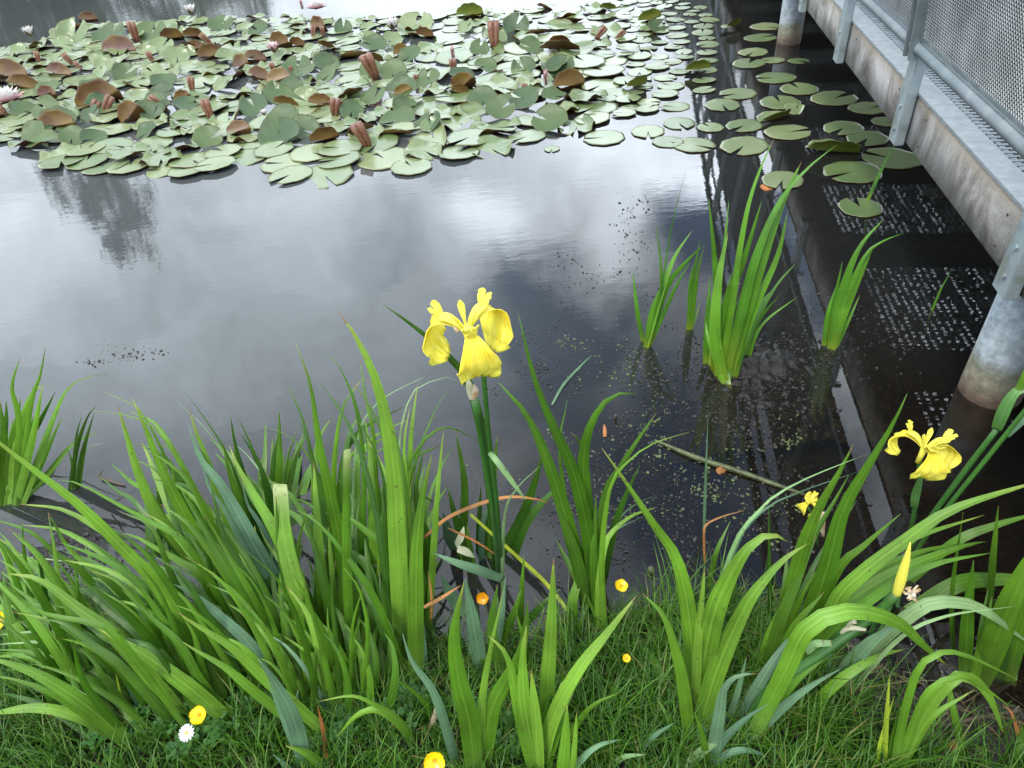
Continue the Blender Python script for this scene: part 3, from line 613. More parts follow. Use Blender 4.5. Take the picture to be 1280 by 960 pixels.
for (x, y, r, lv, px, py) in cand:
    vis = -40 < px < 1100 and py > -12
    roll = rg.random()
    kind = 'flat'
    if px < 760:
        q = .24 if py < 95 else (.40 if py < 180 else .34)
        if py > 208: q = .10
        rr_ = rg.random()
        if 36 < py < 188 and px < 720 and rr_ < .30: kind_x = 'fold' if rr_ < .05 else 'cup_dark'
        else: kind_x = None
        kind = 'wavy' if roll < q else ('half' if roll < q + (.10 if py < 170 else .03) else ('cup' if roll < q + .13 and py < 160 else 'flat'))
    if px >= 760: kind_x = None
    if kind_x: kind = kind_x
    loc = Vector((x, y, .004 + lv * .0065)); rz = rg.random() * 6.28; tl = rg.uniform(0, R(5)) + (R(4) if kind != 'flat' else 0); td = rg.random() * 6.28
    if kind == 'fold': rz = R(180 + rg.uniform(-35, 35)); tl = R(rg.uniform(-55, -20)); td = R(rg.uniform(-40, 40)); r *= .75; loc.z += .02
    if kind == 'cup_dark': tl = R(rg.uniform(8, 38)); td = R(rg.uniform(-60, 60)); r *= .82; loc.z += .02
    if nind < 215 and vis:
        row = next(n_ for n_, lim in (('front edge', 198), ('front part', 165), ('lower middle', 130), ('upper middle', 90), ('back part', 48), ('far rim', -99)) if py > lim)
        colm = next(n_ for n_, lim in (('left end', 130), ('left half', 300), ('centre', 450), ('right half', 600), ('right end', 770), ('right margin', 9999)) if px < lim)
        o = add_pad(kind, loc, r, rz, tl, td, group='lily pads of the big bed'); indiv.append((kind, row, colm, px, o)); nind += 1
    elif vis:
        me = PADS[kind][rg.randrange(3)]; Mx = Matrix.Translation(loc) @ Matrix.Rotation(td, 4, 'Z') @ Matrix.Rotation(tl, 4, 'X') @ Matrix.Rotation(rz, 4, 'Z') @ Matrix.Scale(r, 4)
        co = np.empty(len(me.vertices) * 3); me.vertices.foreach_get('co', co); co = co.reshape(-1, 3) @ np.array(Mx.to_3x3()).T + np.array(Mx.translation)
        b0 = len(stuffV); stuffV += co.tolist()
        mi = [0] * len(me.polygons); me.polygons.foreach_get('material_index', mi)
        stuffF += [tuple(b0 + i for i in pl.vertices) for pl in me.polygons]; stuffM += mi
        uvv = np.zeros((len(me.vertices), 2)); 
        for lp, ud in zip(me.loops, me.uv_layers[0].data): uvv[lp.vertex_index] = ud.uv
        stuffU += uvv.tolist()
DESC = {'flat': 'flat green lily pad', 'wavy': 'lily pad with curled wavy rim', 'half': 'lily pad rolled up on one side', 'cup': 'cupped lily pad', 'fold': 'folded rusty lily pad', 'cup_dark': 'raised dark lily pad'}
ORD = ['leftmost', 'second from left', 'third from left', 'fourth from left', 'fifth from left', 'sixth from left', 'seventh from left', 'eighth from left', 'ninth from left', 'tenth from left', 'eleventh from left', 'twelfth from left']
byz = {}
for k_, rw_, cl_, x_, o in indiv: byz.setdefault((k_, rw_, cl_), []).append((x_, o))
for (k_, rw_, cl_), lst in byz.items():
    lst.sort(key=lambda q: q[0])
    for n_, (x_, o) in enumerate(lst): o['label'] = '%s, %s of bed, %s%s' % (DESC[k_], rw_, cl_, '' if len(lst) == 1 else ', ' + ORD[min(n_, 11)]); o['category'] = 'lily pad'
if stuffV: tag(mesh_obj('distant_lily_pads', stuffV, stuffF, [M['pad'], M['padunder']], uv=stuffU, midx=stuffM), 'mass of small far lily pads at the back of the bed', 'lily pads', kind='stuff')
FL = {'R': 'rust brown curled lily leaf', 'F': 'large raised green lily leaf', 'O': 'olive curled lily leaf'}
def NTH(n): return ['first', 'second', 'third', 'fourth', 'fifth', 'sixth', 'seventh', 'eighth', 'ninth', 'tenth', 'eleventh', 'twelfth', 'thirteenth', 'fourteenth', 'fifteenth', 'sixteenth', 'seventeenth', 'eighteenth', 'nineteenth', 'twentieth'][n - 1] if n <= 20 else ['twenty-first', 'twenty-second', 'twenty-third', 'twenty-fourth', 'twenty-fifth', 'twenty-sixth', 'twenty-seventh', 'twenty-eighth', 'twenty-ninth', 'thirtieth'][n - 21]
for i, (k, x, y, w) in enumerate(FEAT):
    p = at_z(x, y + w * .16); s = px_size(p); r = w * s / 2 * 1.08; p.z = .03
    rank = sorted(q[1] for q in FEAT if q[0] == k).index(x) + 1; row = 'back rows' if y < 50 else ('middle' if y < 110 else 'front rows')
    lab = '%s, %s of its kind from the left, in the %s' % (FL[k], NTH(rank), row); side = ''
    if k == 'R': add_pad('fold', p, r, R(rg.choice((200, 170, 185, 10, 0)) + rg.uniform(-20, 20)), R(rg.uniform(-62, -40)), R(rg.uniform(-30, 30)), label=lab, group='raised lily leaves in the bed', idx=i)
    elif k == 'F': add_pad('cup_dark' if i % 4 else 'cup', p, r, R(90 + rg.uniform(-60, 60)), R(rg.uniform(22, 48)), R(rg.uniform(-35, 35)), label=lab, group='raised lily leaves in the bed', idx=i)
    else: add_pad('fold_olive', p, r, R(rg.uniform(150, 220)), R(rg.uniform(-30, 15)), R(rg.uniform(-30, 30)), label=lab, group='raised lily leaves in the bed', idx=i)
for i, (x, y, h, ang) in enumerate(ROLL):       # young leaves still rolled into two scrolls
    p = at_z(x, y + h * .45); s = px_size(p); H = h * s * .95; mb = MB()
    d = Vector((math.sin(ang), rg.uniform(-.2, .2), math.cos(ang))).normalized(); w = H * rg.uniform(.12, .16)
    sd_ = d.cross(Vector((0, 1, 0))).normalized() * w * .8
    for sgn in (-1, 1):
        pts = [Vector((0, 0, -.02)) + sd_ * sgn * .3, d * H * .25 + sd_ * sgn * .8, d * H * .7 + sd_ * sgn, d * H + sd_ * sgn * 1.05]
        mb.tube(pts, [w * .45, w * .8, w * 1.0, w * .92], 10)
    o = mb.build('rolled_lily_leaf', M['padroll'], None, True, p)
    rank = sorted(q[0] for q in ROLL).index(x) + 1
    tag(o, 'young reddish lily leaf rolled into a tube, %s, %s rolled leaf from the left' % ('leaning over' if abs(ang) > .25 else 'upright', NTH(rank)), 'rolled lily leaf', 'rolled young lily leaves')

# water lily blossoms
M['lilyw'] = noise_mat('lily_petal_white', [(.80, .76, .76), (.88, .86, .85)], scale=20, rough=.5, bump=0, trans=.3)
M['lilyp'] = noise_mat('lily_petal_pink', [(.78, .38, .46), (.86, .62, .66)], scale=20, rough=.5, bump=0, trans=.3)
M['stamen'] = noise_mat('stamen_yellow', [(.70, .42, .03), (.85, .62, .08)], scale=60, rough=.6, bump=.2)
M['sepal'] = noise_mat('lily_sepal', [(.10, .05, .04), (.16, .13, .06)], scale=20, rough=.5, bump=.1)
def petal_mesh(mb, base, az, el, ln, wd, cup=.25, m=0):
    # curved pointed petal; el = angle from horizontal
    d = Vector((math.cos(az), math.sin(az), 0)); sdv = Vector((-math.sin(az), math.cos(az), 0)); n = 8; vs = []
    for side in (1, -1):
        for i in range(n + 1):
            t = i / n; a = el + cup * t * 1.2; p = base + d * (math.cos(el) * ln * t - cup * ln * .25 * t * t * math.sin(el)) + Vector((0, 0, math.sin(el) * ln * t + cup * ln * .35 * t * t))
            w = wd * math.sin(math.pi * min(1, t * .96 + .04) ** .75) * .5 + .0003
            for u in (-1, 0, 1): vs.append(p + sdv * w * u + (Vector((0, 0, 1)) * math.cos(a) - d * math.sin(a)) * (abs(u) * w * .35 + side * .0004))
    fs = []
    for s_ in (0, 1):
        o_ = s_ * (n + 1) * 3
        for i in range(n):
            for k in (0, 1):
                q = (o_ + i * 3 + k, o_ + i * 3 + k + 1, o_ + (i + 1) * 3 + k + 1, o_ + (i + 1) * 3 + k); fs.append(q if s_ == 0 else q[::-1])
    mb.add(vs, fs, m)
WLAB = ['white water lily bud opening at the far left of the bed', 'small white water lily at the back rim of the bed, left of centre', 'open pale pink water lily with yellow centre at the far back of the bed', 'half open pink and white water lily in the middle of the bed',
        'large fully open white water lily at the left edge of the bed', 'cup shaped white water lily blossom near the back centre', 'closed pink and white striped water lily bud standing in the bed centre', 'closed dark pink water lily bud in the right part of the bed',
        'tiny pink bud beside the open water lily at the back', 'small pale bud between pads in front of the rolled leaf']
for i, (x, y, w, k) in enumerate(WL):
    p = at_z(x, y + w * .35); s = px_size(p); r = w * s / 2 * 1.38; rt_ = empty('water_lily', p)
    tag(rt_, WLAB[i], 'water lily', 'water lilies in bloom')
    o = Vector((0, 0, .055)); inner = M['lilyw']; outer = M['lilyp'] if k in ('pink', 'open', 'bud', 'big') else M['lilyw']
    if k == 'bud':
        els = ((5, 1.38, outer), (4, 1.5, inner)); L_ = r * 2.0
    elif k == 'cup' or k == 'white' or k == 'pink': els = ((7, .95, outer), (7, 1.15, inner), (5, 1.35, inner)); L_ = r * 1.35
    else: els = ((9, .25, outer), (9, .55, inner), (8, .85, inner), (6, 1.15, inner)); L_ = r * 1.1
    for q, (cnt, el, mt) in enumerate(els):
        for a in range(cnt):
            mb = MB(); petal_mesh(mb, o, 6.283 * (a + .5 * q) / cnt, el, L_ * (1 - .08 * q), L_ * (.42 if k != 'bud' else .35)); mb.build('petal', mt, rt_, True)
    sb = MB()
    for a in range(4): petal_mesh(sb, o - Vector((0, 0, .002)), 1.57 * a, 1.3 if k == 'bud' else max(.1, els[0][1] - .2), L_ * (.95 if k != 'bud' else .85), L_ * .36)
    sb.build('sepals', M['sepal'], rt_, True)
    if k != 'bud':
        sb = MB()
        for a in range(26):
            a_ = a * 2.4; rr = r * .22 * math.sqrt(a / 26); sb.tube([o + Vector((0, 0, .001)), o + Vector((math.cos(a_) * rr * 1.3, math.sin(a_) * rr * 1.3, r * .42))], r * .035, 5)
        sb.build('stamens', M['stamen'], rt_, True)
# ------------------------------------------------------------------ iris blades
def ground_at(px, py):
    z = .03
    for _ in range(12):
        p = at_z(px, py, z); z = .6 * z + .4 * max(-.02, ground_z(p.x, p.y))
    return at_z(px, py, z)
LR = random.Random(11)
def blade(P, width, parent, mat, tip='sharp', twist=None, turn=None, n=22, name='leaf', curv=None):
    pts = spline(P, n); turn = LR.uniform(-.55, .55) if turn is None else turn; twist = LR.uniform(-.5, .5) if twist is None else twist
    curv = LR.uniform(.02, .10) if curv is None else curv
    us = (-1, -.5, 0, .5, 1, 1, .5, 0, -.5, -1); v = []; uv = []
    for i, p in enumerate(pts):
        t = i / n; T = (pts[min(i + 1, n)] - pts[max(i - 1, 0)]).normalized()
        V = (EYE - p).normalized(); S = T.cross(V)
        S = S.normalized() if S.length > 1e-4 else T.orthogonal(); Nn = S.cross(T).normalized()
        a = turn + twist * (t - .5); S2 = S * math.cos(a) + Nn * math.sin(a); N2 = Nn * math.cos(a) - S * math.sin(a)
        w = (.74 + .26 * math.sin(math.pi * min(1, t * 1.1 + .05))) 
        if tip == 'sharp': w *= (1 - t ** 4.2) ** .9
        elif tip == 'long': w *= (1 - t ** 2.2) ** .9
        elif tip == 'blunt': w *= 1 if t < .97 else .93
        w = max(w * width * (.95 if tip != 'blunt' else 1.0) / max(.75, math.cos(turn)) * .5, .0003); th = min(.0008, w * .2)
        for k, u in enumerate(us):
            sg = (1 if k < 5 else -1) * (.25 if abs(u) == 1 else 1)
            off = curv * w * abs(u) + sg * th * (1.15 - u * u) + (.0007 if u == 0 else 0) * sg * min(1, w / .006)
            v.append(p + S2 * (u * w) + N2 * off); uv.append(((u + 1) / 2, t))
    f = [(i * 10 + k, i * 10 + k + 1, (i + 1) * 10 + k + 1, (i + 1) * 10 + k) for i in range(n) for k in (0, 1, 2, 3, 5, 6, 7, 8)]
    f.append(tuple(range(10))[::-1]); f.append(tuple(n * 10 + k for k in range(10)))
    L0 = Vector(parent.location); return mesh_obj(name, [q - L0 for q in v], f, mat, parent, True, uv)
def path3(pp, lean, base_water=False, sink=.03, lift=0.0, Y0=None):
    B = at_z(pp[0][0], pp[0][1], 0) if base_water else ground_at(pp[0][0], pp[0][1])
    if Y0 is not None: B = at_y(pp[0][0], pp[0][1], Y0)
    seg = [math.dist(pp[i], pp[i + 1]) for i in range(len(pp) - 1)]; tot = sum(seg) or 1; s = 0; P = [B]
    for i in range(1, len(pp)):
        s += seg[i - 1]; t = s / tot; P.append(at_y(pp[i][0], pp[i][1], B.y + lean * t ** 1.3))
    if Y0 is None: P.insert(0, B - (P[1] - B).normalized() * sink)
    return P
def plant(basepx, label, leaves, group='yellow flag iris plants on the bank', water=False, lean=.10, wl=.05, name='iris_plant', fill=0, fillmat='d', jit=1.0):
    B = at_z(*basepx, 0) if water else ground_at(*basepx); rt_ = empty(name, B); tag(rt_, label, 'iris plant', group)
    for lf in leaves:
        w, mt, pp = lf[0], lf[1], lf[2]; tip = lf[3] if len(lf) > 3 else 'sharp'; dl = lf[4] if len(lf) > 4 else lean + LR.uniform(-wl, wl)
        P = path3(pp, dl, water); mid = P[len(P) // 2]; W_ = w * px_size(mid)
        blade(P, W_, rt_, M[mt], tip)
    for k in range(fill):
        lf = LR.choice([q for q in leaves if len(q) < 5]); pp = lf[2]; dx, dy = LR.uniform(-14, 14) * jit, LR.uniform(-10, 6) * jit; sc = LR.uniform(.45, .85); bx, by = pp[0]; sk = LR.uniform(-.12, .12)
        q = [(bx + dx + (x - bx) * sc + (y - by) * sk * -1, by + dy + (y - by) * sc) for x, y in pp]
        P = path3(q, lean + LR.uniform(-.02, .14), water); W_ = LR.uniform(6.5, 13.5) * px_size(P[len(P) // 2])
        blade(P, W_, rt_, M[LR.choice([fillmat, fillmat, 'g', lf[1]])], 'sharp')
    return rt_
w_ = 'yellow flag iris plants on the bank'
plant((15, 628), 'leafy iris clump at the water edge, far left of the picture', [
 (9, 'g', [(20, 632), (24, 530), (15, 485), (25, 447)]), (7, 'g', [(22, 632), (38, 510), (50, 470), (57, 433)]), (11, 'b', [(15, 632), (20, 560), (38, 495), (58, 481)]),
 (10, 'b', [(18, 638), (38, 560), (50, 500), (54, 482)]), (10, 'g', [(25, 638), (46, 580), (70, 515), (85, 486), (105, 473), (132, 467)], 'long'), (11, 'b', [(8, 628), (6, 560), (0, 500)]),
 (12, 'b', [(5, 630), (14, 560), (22, 520), (26, 498)]), (8, 'g', [(30, 630), (58, 565), (78, 520)]), (5, 'y', [(40, 600), (54, 565), (65, 538)]), (8, 'g', [(18, 635), (58, 595), (90, 556), (124, 540)]),
 (9, 'g', [(10, 620), (30, 560), (48, 530), (70, 488)]), (9, 'g', [(2, 640), (-8, 560), (-20, 500)]), (7, 'b', [(12, 640), (10, 590), (4, 560)]), (8, 'd', [(24, 640), (30, 560), (42, 505)])], fill=8, fillmat='g', lean=.08)
plant((98, 608), 'small sparse iris tuft standing in the water right of the far left clump', [
 (6, 'd', [(88, 612), (96, 560), (110, 520), (121, 508)]), (6, 'g', [(98, 610), (105, 560), (118, 515)]), (3, 'p', [(100, 600), (108, 562), (130, 554)], 'long'), (5, 'd', [(92, 608), (95, 550), (102, 520)]), (5, 'd', [(96, 612), (100, 575), (107, 545)]),
 (4, 'g', [(90, 612), (90, 580), (84, 560)])], water=True, lean=.04, wl=.02)
plant((165, 935), 'iris fan in the bottom left corner with two broad blades arching left', [
 (19, 'b', [(165, 935), (150, 920), (108, 882), (50, 845), (0, 826), (-22, 822)]), (14, 'b', [(162, 932), (145, 922), (100, 897), (50, 885), (0, 890), (-22, 893)]), (10, 'g', [(158, 930), (145, 905), (112, 865), (97, 830), (91, 797)]),
 (8, 'g', [(150, 915), (95, 840), (75, 805), (47, 773)]), (8, 'g', [(140, 900), (92, 855), (75, 827), (40, 807)]), (7, 'g', [(110, 872), (57, 830), (27, 816)]), (5, 'p', [(120, 832), (85, 792), (40, 790), (-5, 794)]),
 (4, 'p', [(110, 842), (60, 806), (20, 804), (-5, 806)]), (9, 't', [(180, 892), (165, 862), (145, 832), (112, 795)]), (9, 'g', [(150, 925), (70, 870), (20, 850), (-15, 845)]), (8, 'g', [(100, 900), (50, 820), (5, 780), (-15, 768)])], lean=.05, wl=.04, fill=40, jit=2.4)
plant((250, 900), 'dense iris clump on the left bank, all blades swept to the left', [
 (18, 'b', [(270, 862), (200, 737), (155, 687), (100, 632), (30, 578), (-30, 530)], 'sharp', .02), (12, 'b', [(290, 840), (195, 728), (150, 680), (112, 654), (75, 636), (22, 630)]), (10, 'g', [(320, 832), (240, 690), (187, 652), (150, 632), (100, 605), (72, 600)]),
 (9, 'g', [(160, 802), (110, 722), (70, 692), (38, 665), (-20, 645)]), (16, 'g', [(290, 880), (212, 767), (162, 720), (125, 697), (75, 678)]), (19, 'b', [(235, 900), (200, 860), (140, 792), (100, 762), (50, 725), (8, 717)]),
 (10, 'g', [(240, 920), (150, 800), (110, 778), (50, 765), (0, 727), (-18, 718)]), (21, 'b', [(290, 905), (262, 880), (225, 850), (175, 815), (125, 787)]), (12, 'g', [(290, 900), (250, 850), (225, 805), (187, 770), (152, 737)]),
 (12, 'g', [(285, 890), (240, 830), (215, 792), (187, 750), (156, 705)]), (8, 'g', [(275, 900), (240, 805), (225, 780), (210, 752)]), (9, 'g', [(262, 862), (250, 812), (234, 785)]), (16, 't', [(345, 872), (320, 815), (275, 770), (245, 745), (217, 730)]),
 (16, 'b', [(420, 927), (395, 905), (335, 852), (290, 810), (240, 778), (222, 765)]), (13, 'd', [(300, 800), (265, 740), (250, 705), (260, 684)]), (14, 'g', [(250, 880), (180, 790), (130, 745), (90, 720)]), (12, 'b', [(280, 870), (200, 760), (140, 715), (80, 700)]),
 (11, 'g', [(240, 850), (180, 740), (130, 690), (95, 668)]), (12, 'g', [(300, 870), (230, 760), (180, 690), (130, 655)]), (10, 'd', [(270, 840), (215, 720), (190, 660), (150, 640)]), (9, 'b', [(170, 830), (100, 750), (40, 700), (0, 690)]), (2.5, 'p', [(160, 720), (100, 705), (50, 698), (-5, 694)], 'long'),
 (10, 'g', [(220, 830), (150, 740), (90, 690), (60, 640)])], lean=.07, wl=.06, fill=76, jit=2.4)
plant((95, 880), 'iris clump along the left edge, blades swept out of the picture', [
 (11, 'b', [(120, 900), (60, 800), (10, 740), (-40, 700)]), (12, 'g', [(110, 880), (70, 780), (20, 700), (-30, 650)]), (10, 'g', [(130, 870), (90, 770), (50, 700), (10, 660)]), (9, 'b', [(90, 850), (50, 740), (20, 690), (-10, 668)]), (8, 'g', [(70, 830), (40, 750), (30, 690), (28, 650)]),
 (9, 'g', [(100, 860), (75, 760), (70, 700), (60, 640)]), (10, 'b', [(60, 850), (20, 780), (-20, 740)]), (8, 'd', [(80, 840), (60, 760), (48, 700), (30, 680)]), (9, 'g', [(140, 860), (110, 770), (85, 720), (60, 690)]), (9, 'b', [(50, 820), (25, 740), (5, 690), (-20, 660)])], lean=.09, wl=.06, fill=44, fillmat='g', jit=2.8)
plant((395, 890), 'slender iris shoots filling the gap between the swept clump and the tall clumps', [
 (8, 'g', [(400, 900), (380, 800), (350, 730), (310, 690)]), (8, 'b', [(420, 900), (400, 800), (380, 740), (350, 700)]), (7, 'g', [(380, 890), (340, 800), (300, 750), (260, 730)]), (9, 'b', [(360, 880), (320, 790), (280, 730), (240, 700)]),
 (7, 'd', [(430, 890), (420, 800), (415, 740), (420, 700)]), (8, 'g', [(340, 880), (290, 810), (250, 770), (215, 755)]), (6, 'g', [(440, 880), (440, 790), (455, 730)]), (7, 'b', [(450, 890), (460, 800), (450, 740), (430, 710)]), (7, 't', [(410, 900), (390, 850), (360, 810), (330, 790)])], lean=.06, wl=.05, fill=62, fillmat='g', jit=3.0)
plant((200, 860), 'slender iris shoots low in the middle of the left bank', [
 (8, 'g', [(210, 880), (160, 810), (110, 770), (60, 755)]), (8, 'b', [(230, 870), (190, 780), (150, 730), (110, 712)]), (7, 'g', [(180, 880), (130, 830), (80, 805), (30, 800)]), (8, 'd', [(240, 880), (210, 800), (190, 750), (180, 700)]), (7, 'b', [(150, 870), (100, 800), (60, 775), (15, 765)]),
 (8, 'g', [(260, 880), (220, 790), (200, 740), (170, 700)]), (7, 'g', [(120, 880), (80, 830), (40, 815), (-10, 812)])], lean=.05, wl=.05, fill=60, fillmat='g', jit=3.0)
plant((320, 830), 'tall iris clump left of the centre with pointed blades against the grey water', [
 (16, 'b', [(290, 762), (205, 655), (178, 605), (160, 550), (147, 505)]), (17, 'b', [(300, 765), (232, 645), (200, 580), (180, 530), (165, 497)]), (6, 'b', [(270, 720), (215, 590), (180, 520), (160, 503), (130, 490)], 'long'),
 (7, 'b', [(330, 762), (240, 605), (205, 548), (180, 526), (150, 518), (114, 513)], 'long'), (9, 'g', [(330, 780), (265, 655), (235, 602), (205, 575), (170, 555)]), (9, 'g', [(230, 702), (190, 622), (165, 603), (137, 578)]), (8, 'd', [(197, 702), (200, 640), (193, 580)]),
 (14, 'b', [(330, 782), (275, 622), (262, 582), (245, 540), (237, 510)]), (21, 't', [(390, 802), (330, 702), (280, 612), (250, 572), (236, 530)]), (5, 'd', [(330, 702), (290, 582), (255, 522), (226, 485)], 'long'), (3, 'p', [(330, 662), (300, 602), (260, 540), (222, 503)], 'long'),
 (9, 'd', [(340, 702), (310, 612), (295, 560), (288, 520)]), (6, 'g', [(345, 692), (330, 602), (315, 560), (297, 520)]), (12, 'g', [(330, 722), (290, 602), (279, 555)]), (21, 'b', [(400, 852), (360, 702), (320, 622), (298, 585), (287, 557)], 'sharp'), (4, 'p', [(370, 682), (340, 612), (310, 570), (290, 553)], 'long'),
 (13, 'g', [(350, 830), (290, 730), (240, 660), (200, 630)]), (15, 'g', [(360, 850), (300, 740), (260, 670), (225, 610)]), (14, 'b', [(320, 820), (260, 720), (215, 665), (180, 640)]), (12, 'd', [(380, 830), (320, 740), (280, 670), (262, 600)])], lean=.12, wl=.05, fill=79, jit=1.8)
plant((410, 860), 'iris clump with one blade cut off square at the top, centre left', [
 (24, 'cut', [(402, 872), (378, 762), (357, 682), (350, 605)], 'blunt'), (10, 'g', [(345, 642), (349, 582), (349, 512)]), (8, 'd', [(340, 645), (342, 572), (350, 538)]), (4, 'd', [(355, 642), (365, 582), (385, 527)]), (4, 'd', [(352, 642), (360, 572), (375, 530)]),
 (6, 'g', [(432, 762), (415, 642), (390, 577), (360, 545), (322, 531)], 'long'), (21, 'b', [(440, 802), (425, 682), (400, 562), (388, 482), (369, 428)], 'long'), (17, 'b', [(412, 832), (400, 702), (392, 577)]), (11, 'g', [(510, 852), (470, 752), (430, 692), (395, 652), (368, 636)]),
 (12, 'cut', [(440, 842), (433, 700), (434, 562)], 'blunt'), (15, 'y', [(436, 560), (424, 640), (426, 700), (434, 750), (446, 797)], 'sharp', .0), (9, 'g', [(385, 850), (375, 760), (372, 690), (385, 630)]), (14, 'd', [(400, 860), (370, 770), (350, 690), (345, 620)]), (15, 'g', [(430, 850), (410, 750), (395, 690), (380, 640)])],
 lean=.12, wl=.05, fill=64, jit=1.5)
plant((480, 840), 'tallest iris clump, its broad curved blade rising left of the open yellow flower', [
 (8, 'g', [(450, 782), (455, 602), (445, 512), (425, 460), (407, 440)]), (8, 'g', [(475, 762), (468, 562), (458, 502), (449, 445)]), (8, 'b', [(420, 722), (417, 602), (425, 522), (440, 490), (456, 471)]), (27, 'b', [(502, 832), (497, 682), (491, 582), (475, 492), (450, 430), (422, 388)]),
 (5, 'p', [(440, 722), (445, 562), (468, 508), (500, 486), (540, 467)], 'long'), (6, 'p', [(500, 762), (498, 582), (510, 502), (530, 481), (560, 471), (576, 478)], 'long'), (10, 'b', [(510, 722), (513, 562), (522, 478)]), (6, 'g', [(500, 762), (515, 602), (540, 522), (559, 488)]),
 (10, 'g', [(495, 782), (502, 622), (520, 565), (555, 534), (602, 553)], 'long'), (10, 'b', [(535, 802), (545, 642), (550, 582), (555, 533)]), (22, 'b', [(520, 862), (520, 702), (528, 622), (540, 567)]), (14, 'g', [(500, 822), (490, 702), (455, 662), (430, 645), (402, 641)]),
 (5, 'b', [(470, 802), (475, 682), (483, 590)]), (9, 't', [(500, 842), (480, 762), (472, 735)]), (9, 'g', [(460, 762), (450, 652), (449, 575)]), (14, 'g', [(475, 800), (465, 640), (462, 560), (455, 520)]), (16, 'g', [(490, 840), (482, 680), (478, 600)]), (14, 'd', [(530, 780), (535, 690), (520, 620), (530, 560)]),
 (11, 'b', [(500, 800), (508, 650), (505, 560), (512, 510)]), (10, 'g', [(520, 800), (535, 690), (548, 660), (560, 645)]), (13, 't', [(530, 850), (522, 760), (507, 722)])], lean=.15, wl=.06, fill=60, jit=1.5)
plant((378, 950), 'low iris fan of pale bluish blades at the bottom, right of the daisy', [
 (21, 't', [(382, 962), (368, 902), (345, 855), (322, 823)]), (9, 't', [(373, 932), (368, 890), (373, 861)]), (9, 't', [(375, 952), (352, 892), (335, 852)]), (14, 'b', [(412, 967), (385, 943), (357, 932)]), (9, 't', [(372, 972), (357, 957), (342, 943)])], lean=.02, wl=.02)
plant((452, 872), 'small low iris shoot with short blades in the grass below the tall clump', [
 (10, 'b', [(450, 882), (430, 857), (400, 827), (355, 795)]), (9, 'g', [(448, 872), (435, 832), (412, 785)]), (8, 't', [(452, 877), (458, 852), (455, 822)])], lean=.04, wl=.02)
plant((518, 928), 'two arching iris blades drooping left beside the dry stalk', [
 (8, 'b', [(520, 932), (500, 902), (470, 882), (440, 870), (397, 877)]), (10, 'b', [(515, 927), (495, 902), (470, 887), (445, 895), (420, 923)]), (7, 'g', [(545, 902), (525, 872), (490, 845)])], lean=.0, wl=.02)
# plant that carries the main flower
pf = plant((626, 724), 'iris plant carrying the large open yellow flower in the centre', [
 (17, 'd', [(622, 724), (612, 600), (590, 490), (560, 445), (520, 410), (478, 380)], 'sharp', -.14), (12, 'd', [(575, 702), (581, 612), (570, 541)]), (14, 'd', [(622, 700), (655, 640), (681, 560)]), (10, 't', [(602, 707), (604, 652), (625, 617)]), (17, 't', [(575, 692), (563, 672), (554, 641)]),
 (6, 'p', [(628, 762), (630, 652), (645, 612), (675, 583)], 'long', -.05), (13, 'd', [(610, 700), (615, 620), (622, 545)]), (14, 'd', [(640, 700), (660, 650), (705, 600)]), (12, 'd', [(590, 720), (570, 650), (560, 610)])], lean=.02, wl=.05, fill=4)
plant((745, 785), 'iris plant standing at the water line right of the open flower, blades fanned upward', [
 (21, 'g', [(737, 772), (717, 682), (690, 592), (660, 522), (623, 478)]), (22, 'g', [(744, 772), (737, 682), (717, 592), (690, 530), (667, 470), (648, 392)], 'long'), (14, 'd', [(742, 762), (738, 652), (728, 562), (712, 540)]), (21, 'g', [(740, 762), (733, 642), (729, 572), (741, 525), (765, 495), (797, 492)], 'sharp', .03), (6, 'g', [(720, 702), (700, 572), (709, 500)]), (13, 'd', [(744, 762), (754, 632), (778, 580), (821, 515)]), (10, 'b', [(757, 802), (752, 702), (762, 612), (782, 580), (815, 555), (862, 540)], 'long'), (12, 'd', [(750, 742), (770, 652), (800, 580)]),
 (4, 't', [(745, 702), (780, 642), (822, 617)], 'long'), (3, 't', [(745, 702), (765, 667), (805, 645)], 'long'), (8, 'g', [(752, 802), (745, 772), (732, 742)]), (14, 'b', [(716, 792), (716, 752), (726, 718)], 'blunt'), (16, 'd', [(735, 780), (722, 700), (700, 640), (690, 610)]), (13, 'g', [(748, 785), (742, 700), (745, 620)])], lean=.06, wl=.04, fill=5, fillmat='g')
plant((858, 930), 'broad bright iris fan right of the centre with a blade folded over at its tip', [
 (26, 'b', [(868, 882), (863, 782), (847, 702), (817, 655), (782, 602), (752, 560)], 'long'), (18, 'g', [(862, 932), (855, 862), (843, 808), (828, 768), (802, 741)]), (14, 'b', [(868, 902), (873, 802), (881, 709)]), (33, 'b', [(868, 892), (889, 782), (912, 722), (938, 682), (964, 668), (986, 678)], 'sharp', .02), (26, 'b', [(872, 922), (895, 842), (930, 762), (960, 720), (985, 695), (1011, 679)]), (9, 'p', [(875, 862), (910, 702), (952, 635), (1000, 602), (1085, 567)], 'long'), (7, 't', [(878, 862), (915, 697), (952, 640), (1000, 615), (1072, 590)], 'long'),
 (8, 'g', [(885, 742), (895, 692), (913, 651)]), (6, 'd', [(963, 802), (962, 722), (961, 632)]), (12, 'g', [(835, 875), (820, 832), (802, 803)]), (10, 'g', [(850, 942), (840, 907), (820, 870)]), (9, 'g', [(853, 942), (857, 907), (856, 876)]), (15, 't', [(870, 942), (890, 872), (909, 818)]), (11, 'g', [(870, 922), (874, 882), (883, 861)]),
 (10, 'd', [(862, 930), (848, 840), (852, 780)])], lean=.10, wl=.04, fill=5)
